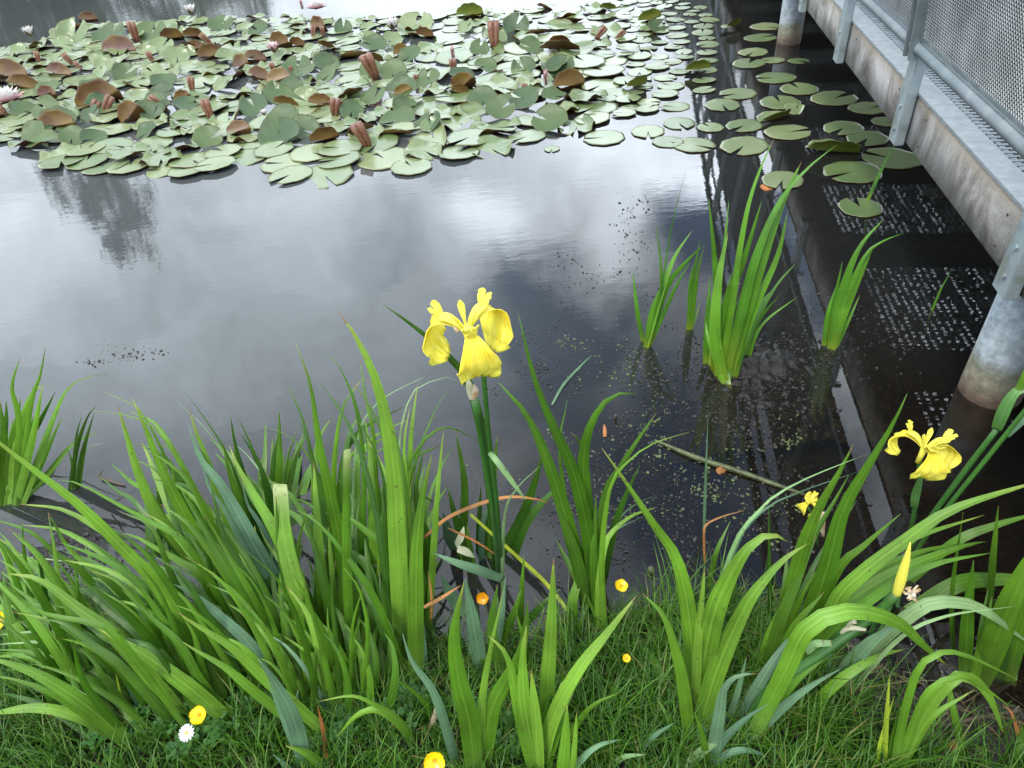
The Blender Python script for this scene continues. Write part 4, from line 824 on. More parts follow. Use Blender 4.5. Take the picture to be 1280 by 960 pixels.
plant((690, 895), 'iris fan with a tall straight bright blade, behind the front fans', [
 (20, 'b', [(682, 932), (684, 862), (689, 782), (692, 697)]), (9, 'g', [(650, 802), (652, 742), (655, 694)]), (21, 't', [(602, 842), (592, 782), (581, 722)]), (10, 'g', [(698, 892), (704, 833)]), (14, 'g', [(612, 832), (640, 772), (652, 735)]), (12, 'd', [(640, 802), (672, 762), (702, 735)]),
 (18, 't', [(590, 772), (565, 747), (551, 718)]), (9, 'g', [(665, 852), (655, 802), (645, 764)]), (16, 'd', [(630, 850), (615, 790), (622, 730)]), (14, 'd', [(640, 860), (655, 800), (660, 750)]), (12, 't', [(610, 840), (625, 780), (632, 720)])], lean=.06, wl=.03, fill=5)
plant((595, 958), 'front iris fan at the bottom centre with broad light green blades', [
 (28, 'b', [(594, 972), (586, 902), (573, 852), (567, 792), (580, 727)]), (14, 'b', [(602, 962), (602, 882), (613, 812), (624, 762), (628, 738)], 'long'), (28, 'g', [(602, 962), (612, 892), (632, 850), (648, 818), (654, 795)]), (14, 't', [(572, 962), (555, 902), (540, 862), (515, 827), (503, 792)]), (7, 'b', [(600, 962), (612, 922), (622, 882)]),
 (9, 'b', [(615, 985), (602, 955), (596, 943)]), (10, 'g', [(598, 965), (600, 900), (606, 860)])], lean=.05, wl=.02)
plant((672, 960), 'second front iris fan at the bottom centre, with one blade broken off square', [
 (21, 'b', [(673, 972), (657, 892), (653, 832), (658, 782)]), (19, 'b', [(670, 972), (650, 892), (634, 822), (611, 795)]), (19, 'b', [(673, 972), (670, 902), (664, 837)]), (21, 'b', [(676, 962), (690, 902), (720, 842), (760, 790), (796, 744)]), (25, 'cut', [(672, 972), (690, 912), (710, 856)], 'blunt'),
 (10, 'g', [(672, 965), (680, 900), (690, 860)])], lean=.05, wl=.02)
plant((708, 978), 'pair of narrow iris blades cut by the bottom edge, right of the front fans', [
 (17, 'b', [(700, 990), (706, 932), (709, 881)]), (9, 'b', [(712, 987), (718, 932), (721, 889)]), (9, 'g', [(700, 942), (735, 887), (776, 865)]), (10, 't', [(700, 982), (740, 937), (779, 923)])], lean=.02, wl=.01)
plant((890, 950), 'low bluish iris fan with twisted blades, bottom right of the centre', [
 (19, 't', [(888, 962), (898, 902), (905, 862), (922, 845), (948, 842)]), (9, 't', [(905, 912), (920, 872), (933, 822)]), (13, 'p', [(850, 967), (880, 937), (925, 908)]), (9, 't', [(790, 947), (815, 922), (842, 904)]), (9, 'p', [(760, 964), (778, 947), (808, 943)]), (10, 't', [(880, 967), (910, 942), (935, 938), (962, 947)]),
 (12, 't', [(890, 965), (900, 930), (930, 900), (960, 880)]), (10, 'g', [(885, 962), (878, 920), (868, 890)])], lean=.0, wl=.02)
ph_ = plant((945, 900), 'big iris clump on the right with blades and stalks leaning far to the right', [
 (31, 'g', [(985, 842), (1030, 722), (1052, 642), (1085, 582), (1115, 532), (1134, 492)], 'long'), (22, 'g', [(965, 832), (998, 702), (1020, 642), (1048, 592), (1067, 555)]), (15, 'g', [(1000, 822), (1045, 717), (1080, 682), (1126, 642)]),
 (25, 'b', [(935, 932), (980, 842), (1010, 785), (1062, 764), (1120, 777), (1155, 807), (1186, 834)]), (21, 'g', [(960, 862), (1010, 802), (1050, 760), (1120, 715), (1200, 684), (1233, 677)]), (16, 'g', [(970, 882), (1040, 792), (1110, 735), (1170, 705), (1240, 691)]), (14, 'g', [(960, 832), (1020, 772), (1090, 717), (1150, 690), (1207, 679)]),
 (21, 'b', [(1000, 862), (1040, 762), (1072, 722), (1130, 677), (1192, 636), (1310, 598)]), (13, 'g', [(1130, 732), (1192, 679), (1240, 658), (1310, 638)]), (18, 'p', [(1050, 862), (1100, 802), (1155, 758), (1192, 753), (1230, 763), (1290, 807)], 'sharp', .0), (7, 'p', [(1050, 882), (1120, 802), (1180, 771), (1268, 758)], 'long'),
 (25, 't', [(1040, 872), (1080, 812), (1122, 780)]), (13, 't', [(915, 932), (950, 910), (978, 885), (1010, 860), (1052, 835)]), (14, 't', [(1030, 862), (1035, 822), (1042, 800)]), (16, 't', [(925, 912), (940, 872), (970, 822), (998, 783)]), (18, 'd', [(955, 860), (975, 780), (1005, 705), (1020, 670)]),
 (16, 'g', [(960, 870), (990, 790), (1030, 740)]), (14, 'b', [(1000, 900), (1050, 850), (1100, 820), (1130, 812)]), (18, 'g', [(940, 920), (990, 850), (1050, 800), (1090, 760)])], lean=.05, wl=.05, fill=20)
plant((1118, 960), 'iris tuft at the lower right with pale blades drooping to the right', [
 (12, 'b', [(1115, 967), (1133, 882), (1150, 834), (1175, 816), (1210, 820), (1277, 852)], 'long'), (12, 'b', [(1120, 967), (1145, 897), (1165, 860), (1200, 845), (1225, 856), (1266, 886)], 'long'), (15, 'b', [(1120, 967), (1150, 902), (1188, 852), (1212, 847), (1237, 872), (1256, 921)]),
 (11, 'b', [(1122, 967), (1160, 902), (1200, 873), (1219, 862)]), (7, 'y', [(1105, 962), (1108, 902), (1112, 844)]), (5, 'y', [(1098, 965), (1100, 930), (1118, 870)]), (9, 'd', [(1070, 877), (1090, 860), (1111, 847)]), (14, 'g', [(1120, 967), (1150, 900), (1165, 870)]), (5, 'g', [(1108, 965), (1120, 900), (1128, 880)])], lean=.03, wl=.02)
plant((1225, 850), 'iris plant at the right edge of the picture with broad upright blades', [
 (32, 'g', [(1225, 852), (1252, 782), (1277, 722), (1305, 665)]), (17, 'g', [(1206, 842), (1210, 762), (1217, 700)]), (6, 'g', [(1192, 817), (1190, 742), (1204, 640)]), (9, 'g', [(1236, 762), (1242, 692), (1248, 632)]), (21, 'g', [(1130, 772), (1195, 731), (1250, 724), (1310, 722)]),
 (9, 'g', [(1208, 952), (1195, 902), (1184, 852)], 'blunt'), (5, 'o', [(1276, 932), (1265, 892), (1252, 880)]), (20, 'd', [(1245, 850), (1262, 770), (1290, 690)]), (12, 'g', [(1215, 855), (1232, 790), (1240, 745)]), (12, 'g', [(1270, 960), (1275, 930), (1278, 905)]), (18, 'g', [(1260, 850), (1285, 760), (1310, 700)])], lean=.05, wl=.04, fill=6)
# irises standing in the water
gw = 'iris plants growing in the open water'
plant((903, 470), 'tall iris clump growing out of the dark mud in the water', [
 (9, 'w', [(900, 472), (915, 382), (925, 312), (936, 255), (950, 212), (968, 172)]), (15, 'w', [(905, 472), (924, 402), (945, 322), (975, 252), (1010, 210), (1046, 181)], 'long'), (17, 'w', [(910, 472), (935, 382), (960, 302), (983, 242), (1002, 202)]), (10, 'w', [(912, 470), (945, 382), (972, 320), (985, 262)]),
 (9, 'w', [(892, 462), (895, 362), (892, 312), (886, 248)]), (7, 'w', [(888, 457), (898, 362), (905, 312), (911, 252)]), (11, 'w', [(895, 467), (907, 382), (927, 332), (952, 252)]), (15, 'w', [(905, 477), (894, 422), (898, 352), (910, 290)]), (6, 'w', [(925, 452), (950, 392), (972, 355), (994, 330)]),
 (6, 'w', [(930, 452), (948, 402), (976, 367)]), (4, 'w', [(935, 452), (952, 407), (998, 370)]), (7, 'w', [(905, 480), (886, 425), (882, 401)]), (8, 'w', [(882, 454), (884, 402), (888, 345)]), (17, 'w', [(915, 472), (925, 422), (937, 348)]), (12, 'w', [(898, 470), (903, 400), (915, 340)]), (12, 'w', [(908, 474), (920, 420), (950, 345)]),
 (10, 'd', [(900, 468), (910, 410), (925, 370)])], gw, True, lean=.10, wl=.04, fill=3, fillmat='w', jit=.5)
plant((809, 434), 'small iris tuft in the water left of the tall clump, with hair thin upright blades', [
 (4, 'w', [(808, 434), (824, 382), (826, 332), (819, 274)]), (3, 'w', [(812, 432), (828, 352), (840, 282), (857, 214)], 'long'), (8, 'w', [(808, 434), (825, 372), (843, 322), (866, 287)]), (9, 'w', [(810, 434), (832, 362), (858, 327), (881, 306)]), (6, 'w', [(804, 427), (797, 392), (791, 339)]), (6, 'w', [(812, 432), (843, 362), (862, 329)]),
 (8, 'w', [(808, 434), (815, 390), (830, 350)])], gw, True, lean=.05, wl=.02)
plant((862, 410), 'tiny iris sprig in the water between the small tuft and the tall clump', [
 (6, 'w', [(860, 412), (866, 352), (875, 300)]), (5, 'w', [(864, 412), (872, 342), (880, 309)]), (5, 'w', [(862, 407), (862, 362), (866, 330)]), (4, 'd', [(864, 412), (868, 400), (876, 375)])], gw, True, lean=.04, wl=.01)
plant((1040, 432), 'short iris clump in the water by the bridge, blades curving right', [
 (10, 'w', [(1038, 434), (1055, 382), (1080, 322), (1103, 302), (1131, 291)], 'long'), (10, 'w', [(1036, 432), (1050, 372), (1073, 312), (1104, 274)]), (6, 'w', [(1032, 427), (1042, 382), (1053, 327)]), (10, 'w', [(1040, 437), (1055, 392), (1075, 345), (1092, 308)]), (5, 'w', [(1045, 434), (1060, 402), (1075, 368)]), (6, 'w', [(1030, 432), (1035, 392), (1045, 358)]),
 (11, 'w', [(1038, 436), (1050, 390), (1066, 340)])], gw, True, lean=.05, wl=.02)
for (pp, w, lab) in (([(1084, 252), (1100, 216), (1124, 170)], 5, 'single green reed blade rising by the small round pad near the bridge'), ([(880, 664), (882, 602), (885, 518)], 4, 'single thin bluish blade standing upright in the dark water'), ([(1165, 388), (1176, 362), (1190, 336)], 3, 'thin sunken reed in the dark water beside the near pile')):
    B = at_z(*pp[0], 0); rt_ = empty('reed', B); tag(rt_, lab, 'reed'); P = path3(pp, .02, True); blade(P, w * px_size(P[1]), rt_, M['t' if w == 4 else 'w'], 'long')

# ------------------------------------------------------------------ iris flowers
def petal_mat(name, marks=False):
    m, t, b, out = newmat(name)
    uv = N(t, 'ShaderNodeUVMap'); sp = N(t, 'ShaderNodeSeparateXYZ'); L(t, uv.outputs[0], sp.inputs[0])
    n = N(t, 'ShaderNodeTexNoise'); n.inputs['Scale'].default_value = 1; n.inputs['Detail'].default_value = 3; cv = N(t, 'ShaderNodeCombineXYZ')
    L(t, math_node(t, 'MULTIPLY', sp.outputs['X'], 26), cv.inputs[0]); L(t, math_node(t, 'MULTIPLY', sp.outputs['Y'], 3), cv.inputs[1]); L(t, cv.outputs[0], n.inputs['Vector'])
    cr = N(t, 'ShaderNodeValToRGB'); e = cr.color_ramp.elements; e[0].position = .35; e[0].color = (.88, .76, .05, 1); e[1].position = .6; e[1].color = (.95, .92, .20, 1); L(t, n.outputs['Fac'], cr.inputs[0]); col = cr.outputs[0]
    if marks:      # orange centre and fine brown honey guides
        dv = math_node(t, 'ABSOLUTE', math_node(t, 'SUBTRACT', sp.outputs['Y'], .46)); q = N(t, 'ShaderNodeMapRange'); q.inputs['From Min'].default_value = .26; q.inputs['From Max'].default_value = .04; q.inputs['To Max'].default_value = .6; L(t, dv, q.inputs['Value'])
        mx = N(t, 'ShaderNodeMix', data_type='RGBA'); L(t, q.outputs[0], mx.inputs['Factor']); L(t, col, mx.inputs['A']); mx.inputs['B'].default_value = (.88, .66, .01, 1); col = mx.outputs['Result']
        s = math_node(t, 'ABSOLUTE', math_node(t, 'SINE', math_node(t, 'MULTIPLY', sp.outputs['X'], math.pi * 11))); l_ = math_node(t, 'LESS_THAN', s, .28); d2 = math_node(t, 'LESS_THAN', dv, .085)
        dc = math_node(t, 'LESS_THAN', math_node(t, 'ABSOLUTE', math_node(t, 'SUBTRACT', sp.outputs['X'], .5)), .36)
        mx = N(t, 'ShaderNodeMix', data_type='RGBA'); L(t, math_node(t, 'MULTIPLY', math_node(t, 'MULTIPLY', l_, math_node(t, 'MULTIPLY', d2, dc)), .4), mx.inputs['Factor']); L(t, col, mx.inputs['A']); mx.inputs['B'].default_value = (.16, .07, .01, 1); col = mx.outputs['Result']
    L(t, col, b.inputs['Base Color']); b.inputs['Roughness'].default_value = .55; b.inputs['Specular IOR Level'].default_value = .3
    bp = N(t, 'ShaderNodeBump'); bp.inputs['Strength'].default_value = .5; bp.inputs['Distance'].default_value = .0008; L(t, n.outputs['Fac'], bp.inputs['Height']); L(t, bp.outputs[0], b.inputs['Normal'])
    tr = N(t, 'ShaderNodeBsdfTranslucent'); L(t, col, tr.inputs['Color']); ms = N(t, 'ShaderNodeMixShader'); ms.inputs[0].default_value = .35; L(t, b.outputs[0], ms.inputs[1]); L(t, tr.outputs[0], ms.inputs[2]); L(t, ms.outputs[0], out.inputs['Surface'])
    return m
M['fall'] = petal_mat('iris_petal_marked', True); M['petal'] = petal_mat('iris_petal'); M['wither'] = noise_mat('withered_petal', [(.45, .24, .05), (.68, .52, .34), (.75, .68, .55)], scale=60, rough=.8, bump=.4, trans=.2)
M['spathe'] = leaf_mat('spathe_green', (.10, .24, .06), (.12, .26, .08), basec=(.08, .20, .04), tipc=(.25, .28, .12), rough=.5)
M['papery'] = noise_mat('papery_bract', [(.40, .42, .25), (.62, .60, .45)], scale=40, rough=.8, trans=.3)
def sheet(prof, mat, parent, name, nu=15, off=(0, 0, 0), rot=None, thick=.0005, ruff=0., seed=0):
    """petal sheet along a profile: rows of (r, z, halfwidth, cup) in the radial plane, turned by rot"""
    rs = random.Random(seed); K_ = 9.0 + rs.random() * 3; P = spline([(r, 0, z) for r, z, w, c in prof], 18); n = 18; K = len(prof) - 1
    seg = [math.dist(prof[i][:2], prof[i + 1][:2]) for i in range(K)]; cum = [0]
    for s in seg: cum.append(cum[-1] + s)
    cum = [c / cum[-1] for c in cum]; v = []; uv = []; ph = rs.random() * 6
    for side in (1, -1):
        for i, p in enumerate(P):
            t = i / n; w = float(np.interp(t, cum, [q[2] for q in prof])); c = float(np.interp(t, cum, [q[3] for q in prof]))
            T = (P[min(i + 1, n)] - P[max(i - 1, 0)]).normalized(); Nn = Vector((-T.z, 0, T.x))
            if Nn.z < 0 and abs(T.x) > .5: Nn = -Nn
            for k in range(nu):
                u = -1 + 2 * k / (nu - 1); rf = ruff * (math.sin(t * 17 + ph + u * 2) * abs(u) ** 1.5 + .45 * math.sin(u * K_ + ph)) * smooth(.3, .6, t)
                q = p + Vector((0, u * w, 0)) + Nn * (c * w * u * u + rf + side * thick); v.append(q); uv.append(((u + 1) / 2, t))
    f = []; m0 = (n + 1) * nu
    for i in range(n):
        for k in range(nu - 1):
            q = (i * nu + k, i * nu + k + 1, (i + 1) * nu + k + 1, (i + 1) * nu + k); f.append(q); f.append(tuple(m0 + x for x in q[::-1]))
    rim = [i * nu for i in range(n + 1)] + [n * nu + k for k in range(1, nu)] + [i * nu + nu - 1 for i in range(n - 1, -1, -1)]
    for a, b_ in zip(rim, rim[1:]): f.append((a, b_, m0 + b_, m0 + a))
    Rm = rot if rot is not None else Matrix.Identity(4); O = Vector(off)
    return mesh_obj(name, [Rm @ q + O for q in v], f, mat, parent, True, uv)
def iris_flower(parent, pos, yaw, size=1.0, tilt=(0, 0), falls=(0, 120, 240), droop=(1, 1, 1), seed=1):
    """open flag iris: three drooping falls, three arching style arms, three small standards; children of the flower mesh"""
    s = size; L0 = pos - Vector(parent.location)
    mb = MB(); mb.tube([(0, 0, -.030 * s), (0, 0, -.012 * s), (0, 0, .004 * s), (0, 0, .010 * s)], [.0045 * s, .0050 * s, .0065 * s, .003 * s], 10)
    fl = mb.build('flower', M['petal'], parent, True, L0); fl.rotation_euler = (R(tilt[0]), R(tilt[1]), 0)
    for i, a in enumerate(falls):
        Rz = Matrix.Rotation(R(yaw + a), 4, 'Z'); d = droop[i]
        prof = [(.003, .000, .0035, .5), (.014, .007, .0045, .5), (.027, .012, .0065, .4), (.038, .013, .011, .25), (.048, .005 * d, .018, .18), (.053, -.009 * d, .026, .05), (.050, -.025 * d, .0295, -.10), (.042, -.040 * d, .025, -.2), (.033, -.050 * d, .011, -.15)]
        sheet([(r * s, z * s, w * s, c) for r, z, w, c in prof], M['fall'], fl, 'petal', rot=Rz, ruff=.0034 * s, seed=seed + i)
        prof = [(.002, .004, .004, -.5), (.010, .016, .0065, -.5), (.020, .024, .0078, -.5), (.030, .025, .0082, -.4), (.036, .024, .0078, -.1)]
        sheet([(r * s, z * s, w * s, c) for r, z, w, c in prof], M['petal'], fl, 'style_arm', rot=Rz, thick=.0007, seed=seed + 5 + i)
        for sg in (-1, 1):    # two upturned frilly crests
            Rc = Rz @ Matrix.Translation((.034 * s, sg * .0045 * s, .0235 * s)) @ Matrix.Rotation(R(22 * sg), 4, 'Z')
            sheet([(0, 0, .005 * s, .2), (.003 * s, .007 * s, .0058 * s, .2), (.007 * s, .013 * s, .0052 * s, .3), (.009 * s, .016 * s, .0020 * s, 0)], M['petal'], fl, 'style_crest', 9, rot=Rc, ruff=.0012 * s, seed=seed + i * 3 + sg)
        Rs = Matrix.Rotation(R(yaw + a + 60), 4, 'Z')
        sheet([(r * s, z * s, w * s, c) for r, z, w, c in [(.004, .002, .0015, .3), (.008, .012, .0018, .3), (.013, .024, .0042, .3), (.016, .032, .0046, .2), (.017, .038, .001, 0)]], M['petal'], fl, 'standard', 7, rot=Rs, seed=seed + 9 + i)
    return fl
def stalk(parent, pts, rads, name='flower_stem', mat='stem', flat=1.0):
    L0 = Vector(parent.location); mb = MB(); P = spline(pts, 20); n = len(P) - 1
    rr = [float(np.interp(i / n, np.linspace(0, 1, len(rads)), rads)) for i in range(n + 1)]
    mb.tube([p - L0 for p in P], rr, 10, flat=flat); return mb.build(name, M[mat], parent, True)
# main flower, facing the camera
Yf = .72; FC = at_y(584, 414, Yf); B = ground_at(626, 724)
s1 = stalk(pf, [B - Vector((0, 0, .03)), at_y(622, 640, Yf + .10), at_y(613, 560, Yf + .04), at_y(606, 490, Yf + .005), at_y(602, 445, Yf + .002), FC - Vector((-.003, 0, .030))], [.0058, .0052, .0045, .004, .0036, .0036])
s2 = stalk(pf, [B - Vector((.006, 0, .03)), at_y(618, 650, Yf + .12), at_y(606, 570, Yf + .06), at_y(594, 500, Yf + .02)], [.0062, .0064, .0064, .006])
fl = iris_flower(pf, FC, -78, 1.0, (6, -2), falls=(0, 118, 240), droop=(1.0, 1.12, .95), seed=2)
P = [at_y(591, 500, Yf + .02), at_y(588, 488, Yf + .015), at_y(585, 476, Yf + .01), at_y(582, 470, Yf + .01)]; blade(P, .012, pf, M['papery'], name='withered_bract', turn=.2)
P = [at_y(593, 498, Yf + .015), at_y(594, 488, Yf + .01), at_y(592, 480, Yf + .005)]; blade(P, .010, pf, M['wither'], name='withered_bract', turn=-.3)
P = [at_y(612, 566, Yf + .02), at_y(620, 575, Yf - .01), at_y(640, 602, Yf - .02), at_y(658, 626, Yf - .02)]; blade(P, .0095, pf, M['p'], name='bract', turn=.2)
P = [at_y(596, 448, Yf + .012), at_y(590, 425, Yf + .014), at_y(584, 405, Yf + .012)]; blade(P, .013, pf, M['stem'], name='spathe', turn=0)
P = [at_y(574, 414, Yf + .0), at_y(570, 408, Yf), at_y(568, 404, Yf)]; blade(P, .009, pf, M['wither'], name='withered_bract', turn=.1)
# second flower, right
Y2 = .88; F2 = at_y(1155, 562, Y2); rp = empty('iris_plant', ground_at(1120, 780)); tag(rp, 'slim iris stalk topped by the second open yellow flower, right side', 'iris plant', w_)
stalk(rp, [ground_at(1120, 780) - Vector((0, 0, .02)), at_y(1132, 700, Y2), at_y(1140, 655, Y2), at_y(1146, 620, Y2), F2 - Vector((0, 0, .028))], [.005, .0045, .0045, .0045, .004])
P = [at_y(1143, 634, Y2), at_y(1145, 618, Y2 - .004), at_y(1150, 600, Y2 - .006), at_y(1156, 585, Y2)]; blade(P, .017, rp, M['spathe'], name='spathe', turn=.0, curv=.5)
iris_flower(rp, F2, -105, 1.06, (-5, 8), falls=(0, 105, 238), droop=(.75, .85, .55), seed=14)
# tall flower stalks leaning to the upper right corner
Y3 = .82; rp = empty('iris_plant', ground_at(1085, 800)); tag(rp, 'thick iris stalks leaning up to the right edge, ending in a green sheath', 'iris plant', w_)
stalk(rp, [ground_at(1085, 800), at_y(1130, 700, Y3), at_y(1160, 652, Y3), at_y(1205, 590, Y3), at_y(1248, 534, Y3)], [.0065, .0065, .0065, .006], flat=.8)
stalk(rp, [ground_at(1090, 810), at_y(1140, 700, Y3 + .02), at_y(1180, 640, Y3 + .02), at_y(1240, 565, Y3 + .02), at_y(1300, 490, Y3 + .02)], [.006, .006, .0055, .005], flat=.8)
P = [at_y(1246, 536, Y3 - .005), at_y(1256, 512, Y3 - .01), at_y(1268, 492, Y3 - .01), at_y(1282, 484, Y3 - .01)]; blade(P, .019, rp, M['spathe'], 'blunt', name='spathe', turn=.1, curv=.4)
P = [at_y(1272, 490, Y3 - .01), at_y(1282, 470, Y3 - .01), at_y(1292, 440, Y3)]; blade(P, .013, rp, M['g'], 'sharp', name='leaf', turn=.1)
P = [at_y(1258, 545, Y3 + .02), at_y(1280, 525, Y3 + .02), at_y(1310, 505, Y3 + .02)]; blade(P, .012, rp, M['t'], 'sharp', name='leaf', turn=.1)
# stalk with yellow bud and withered bloom
Y4 = .59; rp = empty('iris_plant', ground_at(925, 925)); tag(rp, 'leaning iris stalk bearing a closed yellow bud above a withered bloom', 'iris plant', w_)
stalk(rp, [ground_at(925, 925), at_y(960, 865, Y4 - .03), at_y(1030, 815, Y4 - .015), at_y(1085, 775, Y4), at_y(1122, 742, Y4)], [.0085, .009, .0085, .0080, .0070])
P = [at_y(1120, 745, Y4), at_y(1126, 725, Y4), at_y(1133, 700, Y4), at_y(1138, 678, Y4)]
L0 = Vector(rp.location); mb = MB(); mb.tube([p - L0 for p in spline(P, 10)], [.0060, .0068, .0074, .0076, .0074, .0068, .006, .005, .0038, .0022, .0006], 10); mb.build('bud', M['petal'], rp, True)
mb = MB(); wr = random.Random(5); Cw = at_y(1140, 741, Y4 - .01) - L0
for k in range(13):
    a = Vector((wr.uniform(-.008, .010), wr.uniform(-.006, .006), wr.uniform(-.010, .010))); b_ = Vector((wr.uniform(-.007, .007), wr.uniform(-.005, .005), wr.uniform(-.006, .006)))
    mb.tube([Cw + a * .3, Cw + a, Cw + a + b_, Cw + a * 1.3 + b_ * .3], [.0022, .0030, .0026, .0008], 7, flat=.6)
mb.build('withered_bloom', M['wither'], rp, True)
# small broken seed stalk and torn pale bract
rp2 = empty('iris_stub', ground_at(1000, 860)); tag(rp2, 'short iris stub with pale cut ends and a whitish bract, left of the withered bloom', 'iris stub')
stalk(rp2, [ground_at(1000, 860), at_y(1030, 810, .60), at_y(1050, 792, .59), at_y(1064, 782, .59)], [.004, .004, .004, .0045], 'stem')
stalk(rp2, [at_y(1050, 792, .59), at_y(1062, 785, .585), at_y(1082, 787, .58)], [.003, .0045, .003], 'branch', 'papery'); stalk(rp2, [at_y(1056, 790, .59), at_y(1062, 780, .585), at_y(1069, 777, .58)], [.003, .003, .0036], 'branch', 'papery')
blade([at_y(1008, 815, .58), at_y(1020, 805, .575), at_y(1040, 804, .57)], .013, rp2, M['p'], 'blunt', name='bract', turn=.2)
# third, fading flower low behind the blades
Y5 = 1.0; F5 = at_y(1012, 628, Y5); rp = empty('iris_plant', at_z(1025, 745)); tag(rp, 'iris with a small shrivelling yellow flower half hidden behind the upright blades on the right', 'iris plant', w_)
stalk(rp, [at_z(1025, 745, -.02), at_y(1024, 700, Y5), at_y(1018, 650, Y5), F5 - Vector((0, 0, .02))], [.004, .0035, .003, .003]); iris_flower(rp, F5, -150, .50, (10, 10), falls=(0, 80, 200), droop=(.8, 1, .9), seed=31)
P = [at_y(1030, 640, Y5), at_y(1027, 655, Y5 - .01), at_y(1030, 672, Y5 - .01)]; blade(P, .016, rp, M['wither'], name='withered_bloom', turn=.2)
# ------------------------------------------------------------------ dead leaves, sticks, floating bits
def single(name, label, cat, pts, w, mat, tip='sharp', group=None, turn=None):
    rt_ = empty(name, pts[0]); tag(rt_, label, cat, group); blade(pts, w, rt_, M[mat], tip, turn=turn, name='blade'); return rt_
def solo(name, label, cat, pts, w, mat, tip='sharp', group=None, turn=.1, curv=.12):
    e = Vector((0, 0, 0)); d = empty('tmp', e); o = blade(pts, w, d, M[mat], tip, turn=turn, name=name, curv=curv); o.parent = None; bpy.data.objects.remove(d)
    c = Vector(pts[0]); o.data.transform(Matrix.Translation(-c)); o.location = c; return tag(o, label, cat, group)
solo('dead_leaf', 'long orange dead blade arching over the water behind the flower stem', 'dead leaf', [at_y(530, 672, .95), at_y(560, 647, .97), at_y(605, 628, .98), at_y(640, 621, .98), at_y(675, 625, .98), at_y(688, 631, .99)], .0085, 'o')
solo('dead_leaf', 'thin orange dead blade slanting down to the base of the flower stem', 'dead leaf', [at_y(560, 660, .93), at_y(600, 680, .92), at_y(632, 703, .92)], .0045, 'o')
solo('dead_leaf', 'orange dead blade lying in the grass left of the orange buttercup', 'dead leaf', [at_y(528, 760, .82), at_y(552, 747, .83), at_y(577, 731, .85)], .008, 'o')
solo('dead_leaf', 'upright orange dead blade in the gap left of the flower stem', 'dead leaf', [at_y(539, 775, .82), at_y(539, 740, .84), at_y(534, 713, .86)], .006, 'o')
solo('dead_leaf', 'orange brown dead blade bent over in the dark water, right of the centre', 'dead leaf', [at_y(881, 705, .90), at_y(880, 668, .91), at_y(884, 655, .92), at_y(905, 645, .93), at_y(931, 638, .93)], .0055, 'o')
solo('dead_leaf', 'yellow and brown dead blade standing in the grass left of the buttercup and daisy', 'dead leaf', [ground_at(163, 925), at_y(153, 880, .70), at_y(145, 842, .71)], .007, 'y')
solo('dead_leaf', 'orange dead blade standing in the grass at the bottom, right of the low pale fan', 'dead leaf', [ground_at(408, 962), at_y(405, 920, .60), at_y(397, 882, .61)], .009, 'o')
solo('dead_leaf', 'brown blade hanging in the gap below the tall clump', 'dead leaf', [at_y(446, 880, .70), at_y(434, 872, .70), at_y(426, 878, .70)], .005, 'o')
solo('dead_leaf', 'glaucous blade lying flat across the foot of the flower stem', 'fallen leaf', [at_y(629, 724, .86), at_y(600, 713, .85), at_y(570, 703, .85), at_y(541, 691, .86)], .021, 't', turn=.25)
solo('dead_leaf', 'pale straw coloured blade lying from the stem foot toward the water iris roots', 'fallen leaf', [ground_at(735, 798), at_y(685, 732, .93), at_y(640, 690, .96), at_y(588, 643, .98)], .009, 'y', 'blunt')
solo('dead_leaf', 'cream coloured dead leaf curled beside the orange blade', 'dead leaf', [at_y(570, 682, .93), at_y(577, 670, .93), at_y(580, 658, .94)], .017, 'papery', turn=.5)
solo('dead_leaf', 'second cream dead leaf lying just below the curled one', 'dead leaf', [at_y(572, 686, .90), at_y(583, 690, .90), at_y(594, 697, .90)], .017, 'papery', turn=.4)
solo('dead_leaf', 'brown blade pointing right in the wet corner at the lower right', 'dead leaf', [at_z(1052, 890, .02), at_z(1070, 884, .03), at_z(1082, 882, .03)], .007, 'o')
solo('dead_leaf', 'small rusty leaf lying on the wet mud at the bottom right', 'dead leaf', [at_z(1188, 935, .03), at_z(1195, 930, .04), at_z(1203, 925, .03)], .016, 'o')
solo('dead_leaf', 'rusty scrap of leaf floating behind the tall water iris', 'dead leaf', [at_z(951, 232, .004), at_z(958, 236, .006), at_z(966, 236, .004)], .022, 'o')
solo('dead_leaf', 'pointed brown leaf floating upright in the water right of the fanned iris', 'dead leaf', [at_z(756, 546, .002), at_z(756, 538, .004), at_z(755, 530, .003)], .012, 'o')
solo('dead_leaf', 'torn orange leaf in the shallow water beneath the floating stick', 'dead leaf', [at_z(896, 586, .002), at_z(901, 588, .006), at_z(908, 587, .003)], .024, 'o')
solo('dead_leaf', 'grey green dead blade floating in the water behind the fanned iris', 'dead leaf', [at_z(690, 506, .004), at_z(705, 480, .006), at_z(728, 455, .02), at_z(741, 443, .03)], .009, 't')
M['stick'] = noise_mat('wet_stick', [(.03, .035, .012), (.07, .085, .03), (.12, .14, .06)], scale=40, rough=.45)
M['straw'] = noise_mat('dry_straw', [(.28, .20, .13), (.45, .36, .27)], scale=50, rough=.7)
M['bark'] = noise_mat('bark', [(.06, .045, .03), (.12, .09, .065)], scale=6, rough=.9, bump=.6, bdist=.02)
def stick(name, label, pts, rad, mat='stick', group=None):
    c = Vector(pts[0]); mb = MB(); P = spline(pts, 14); rr = [float(np.interp(i / 14, np.linspace(0, 1, len(rad)), rad)) for i in range(15)]
    mb.tube([p - c for p in P], rr, 9); return tag(mb.build(name, M[mat], None, True, c), label, 'stick', group)
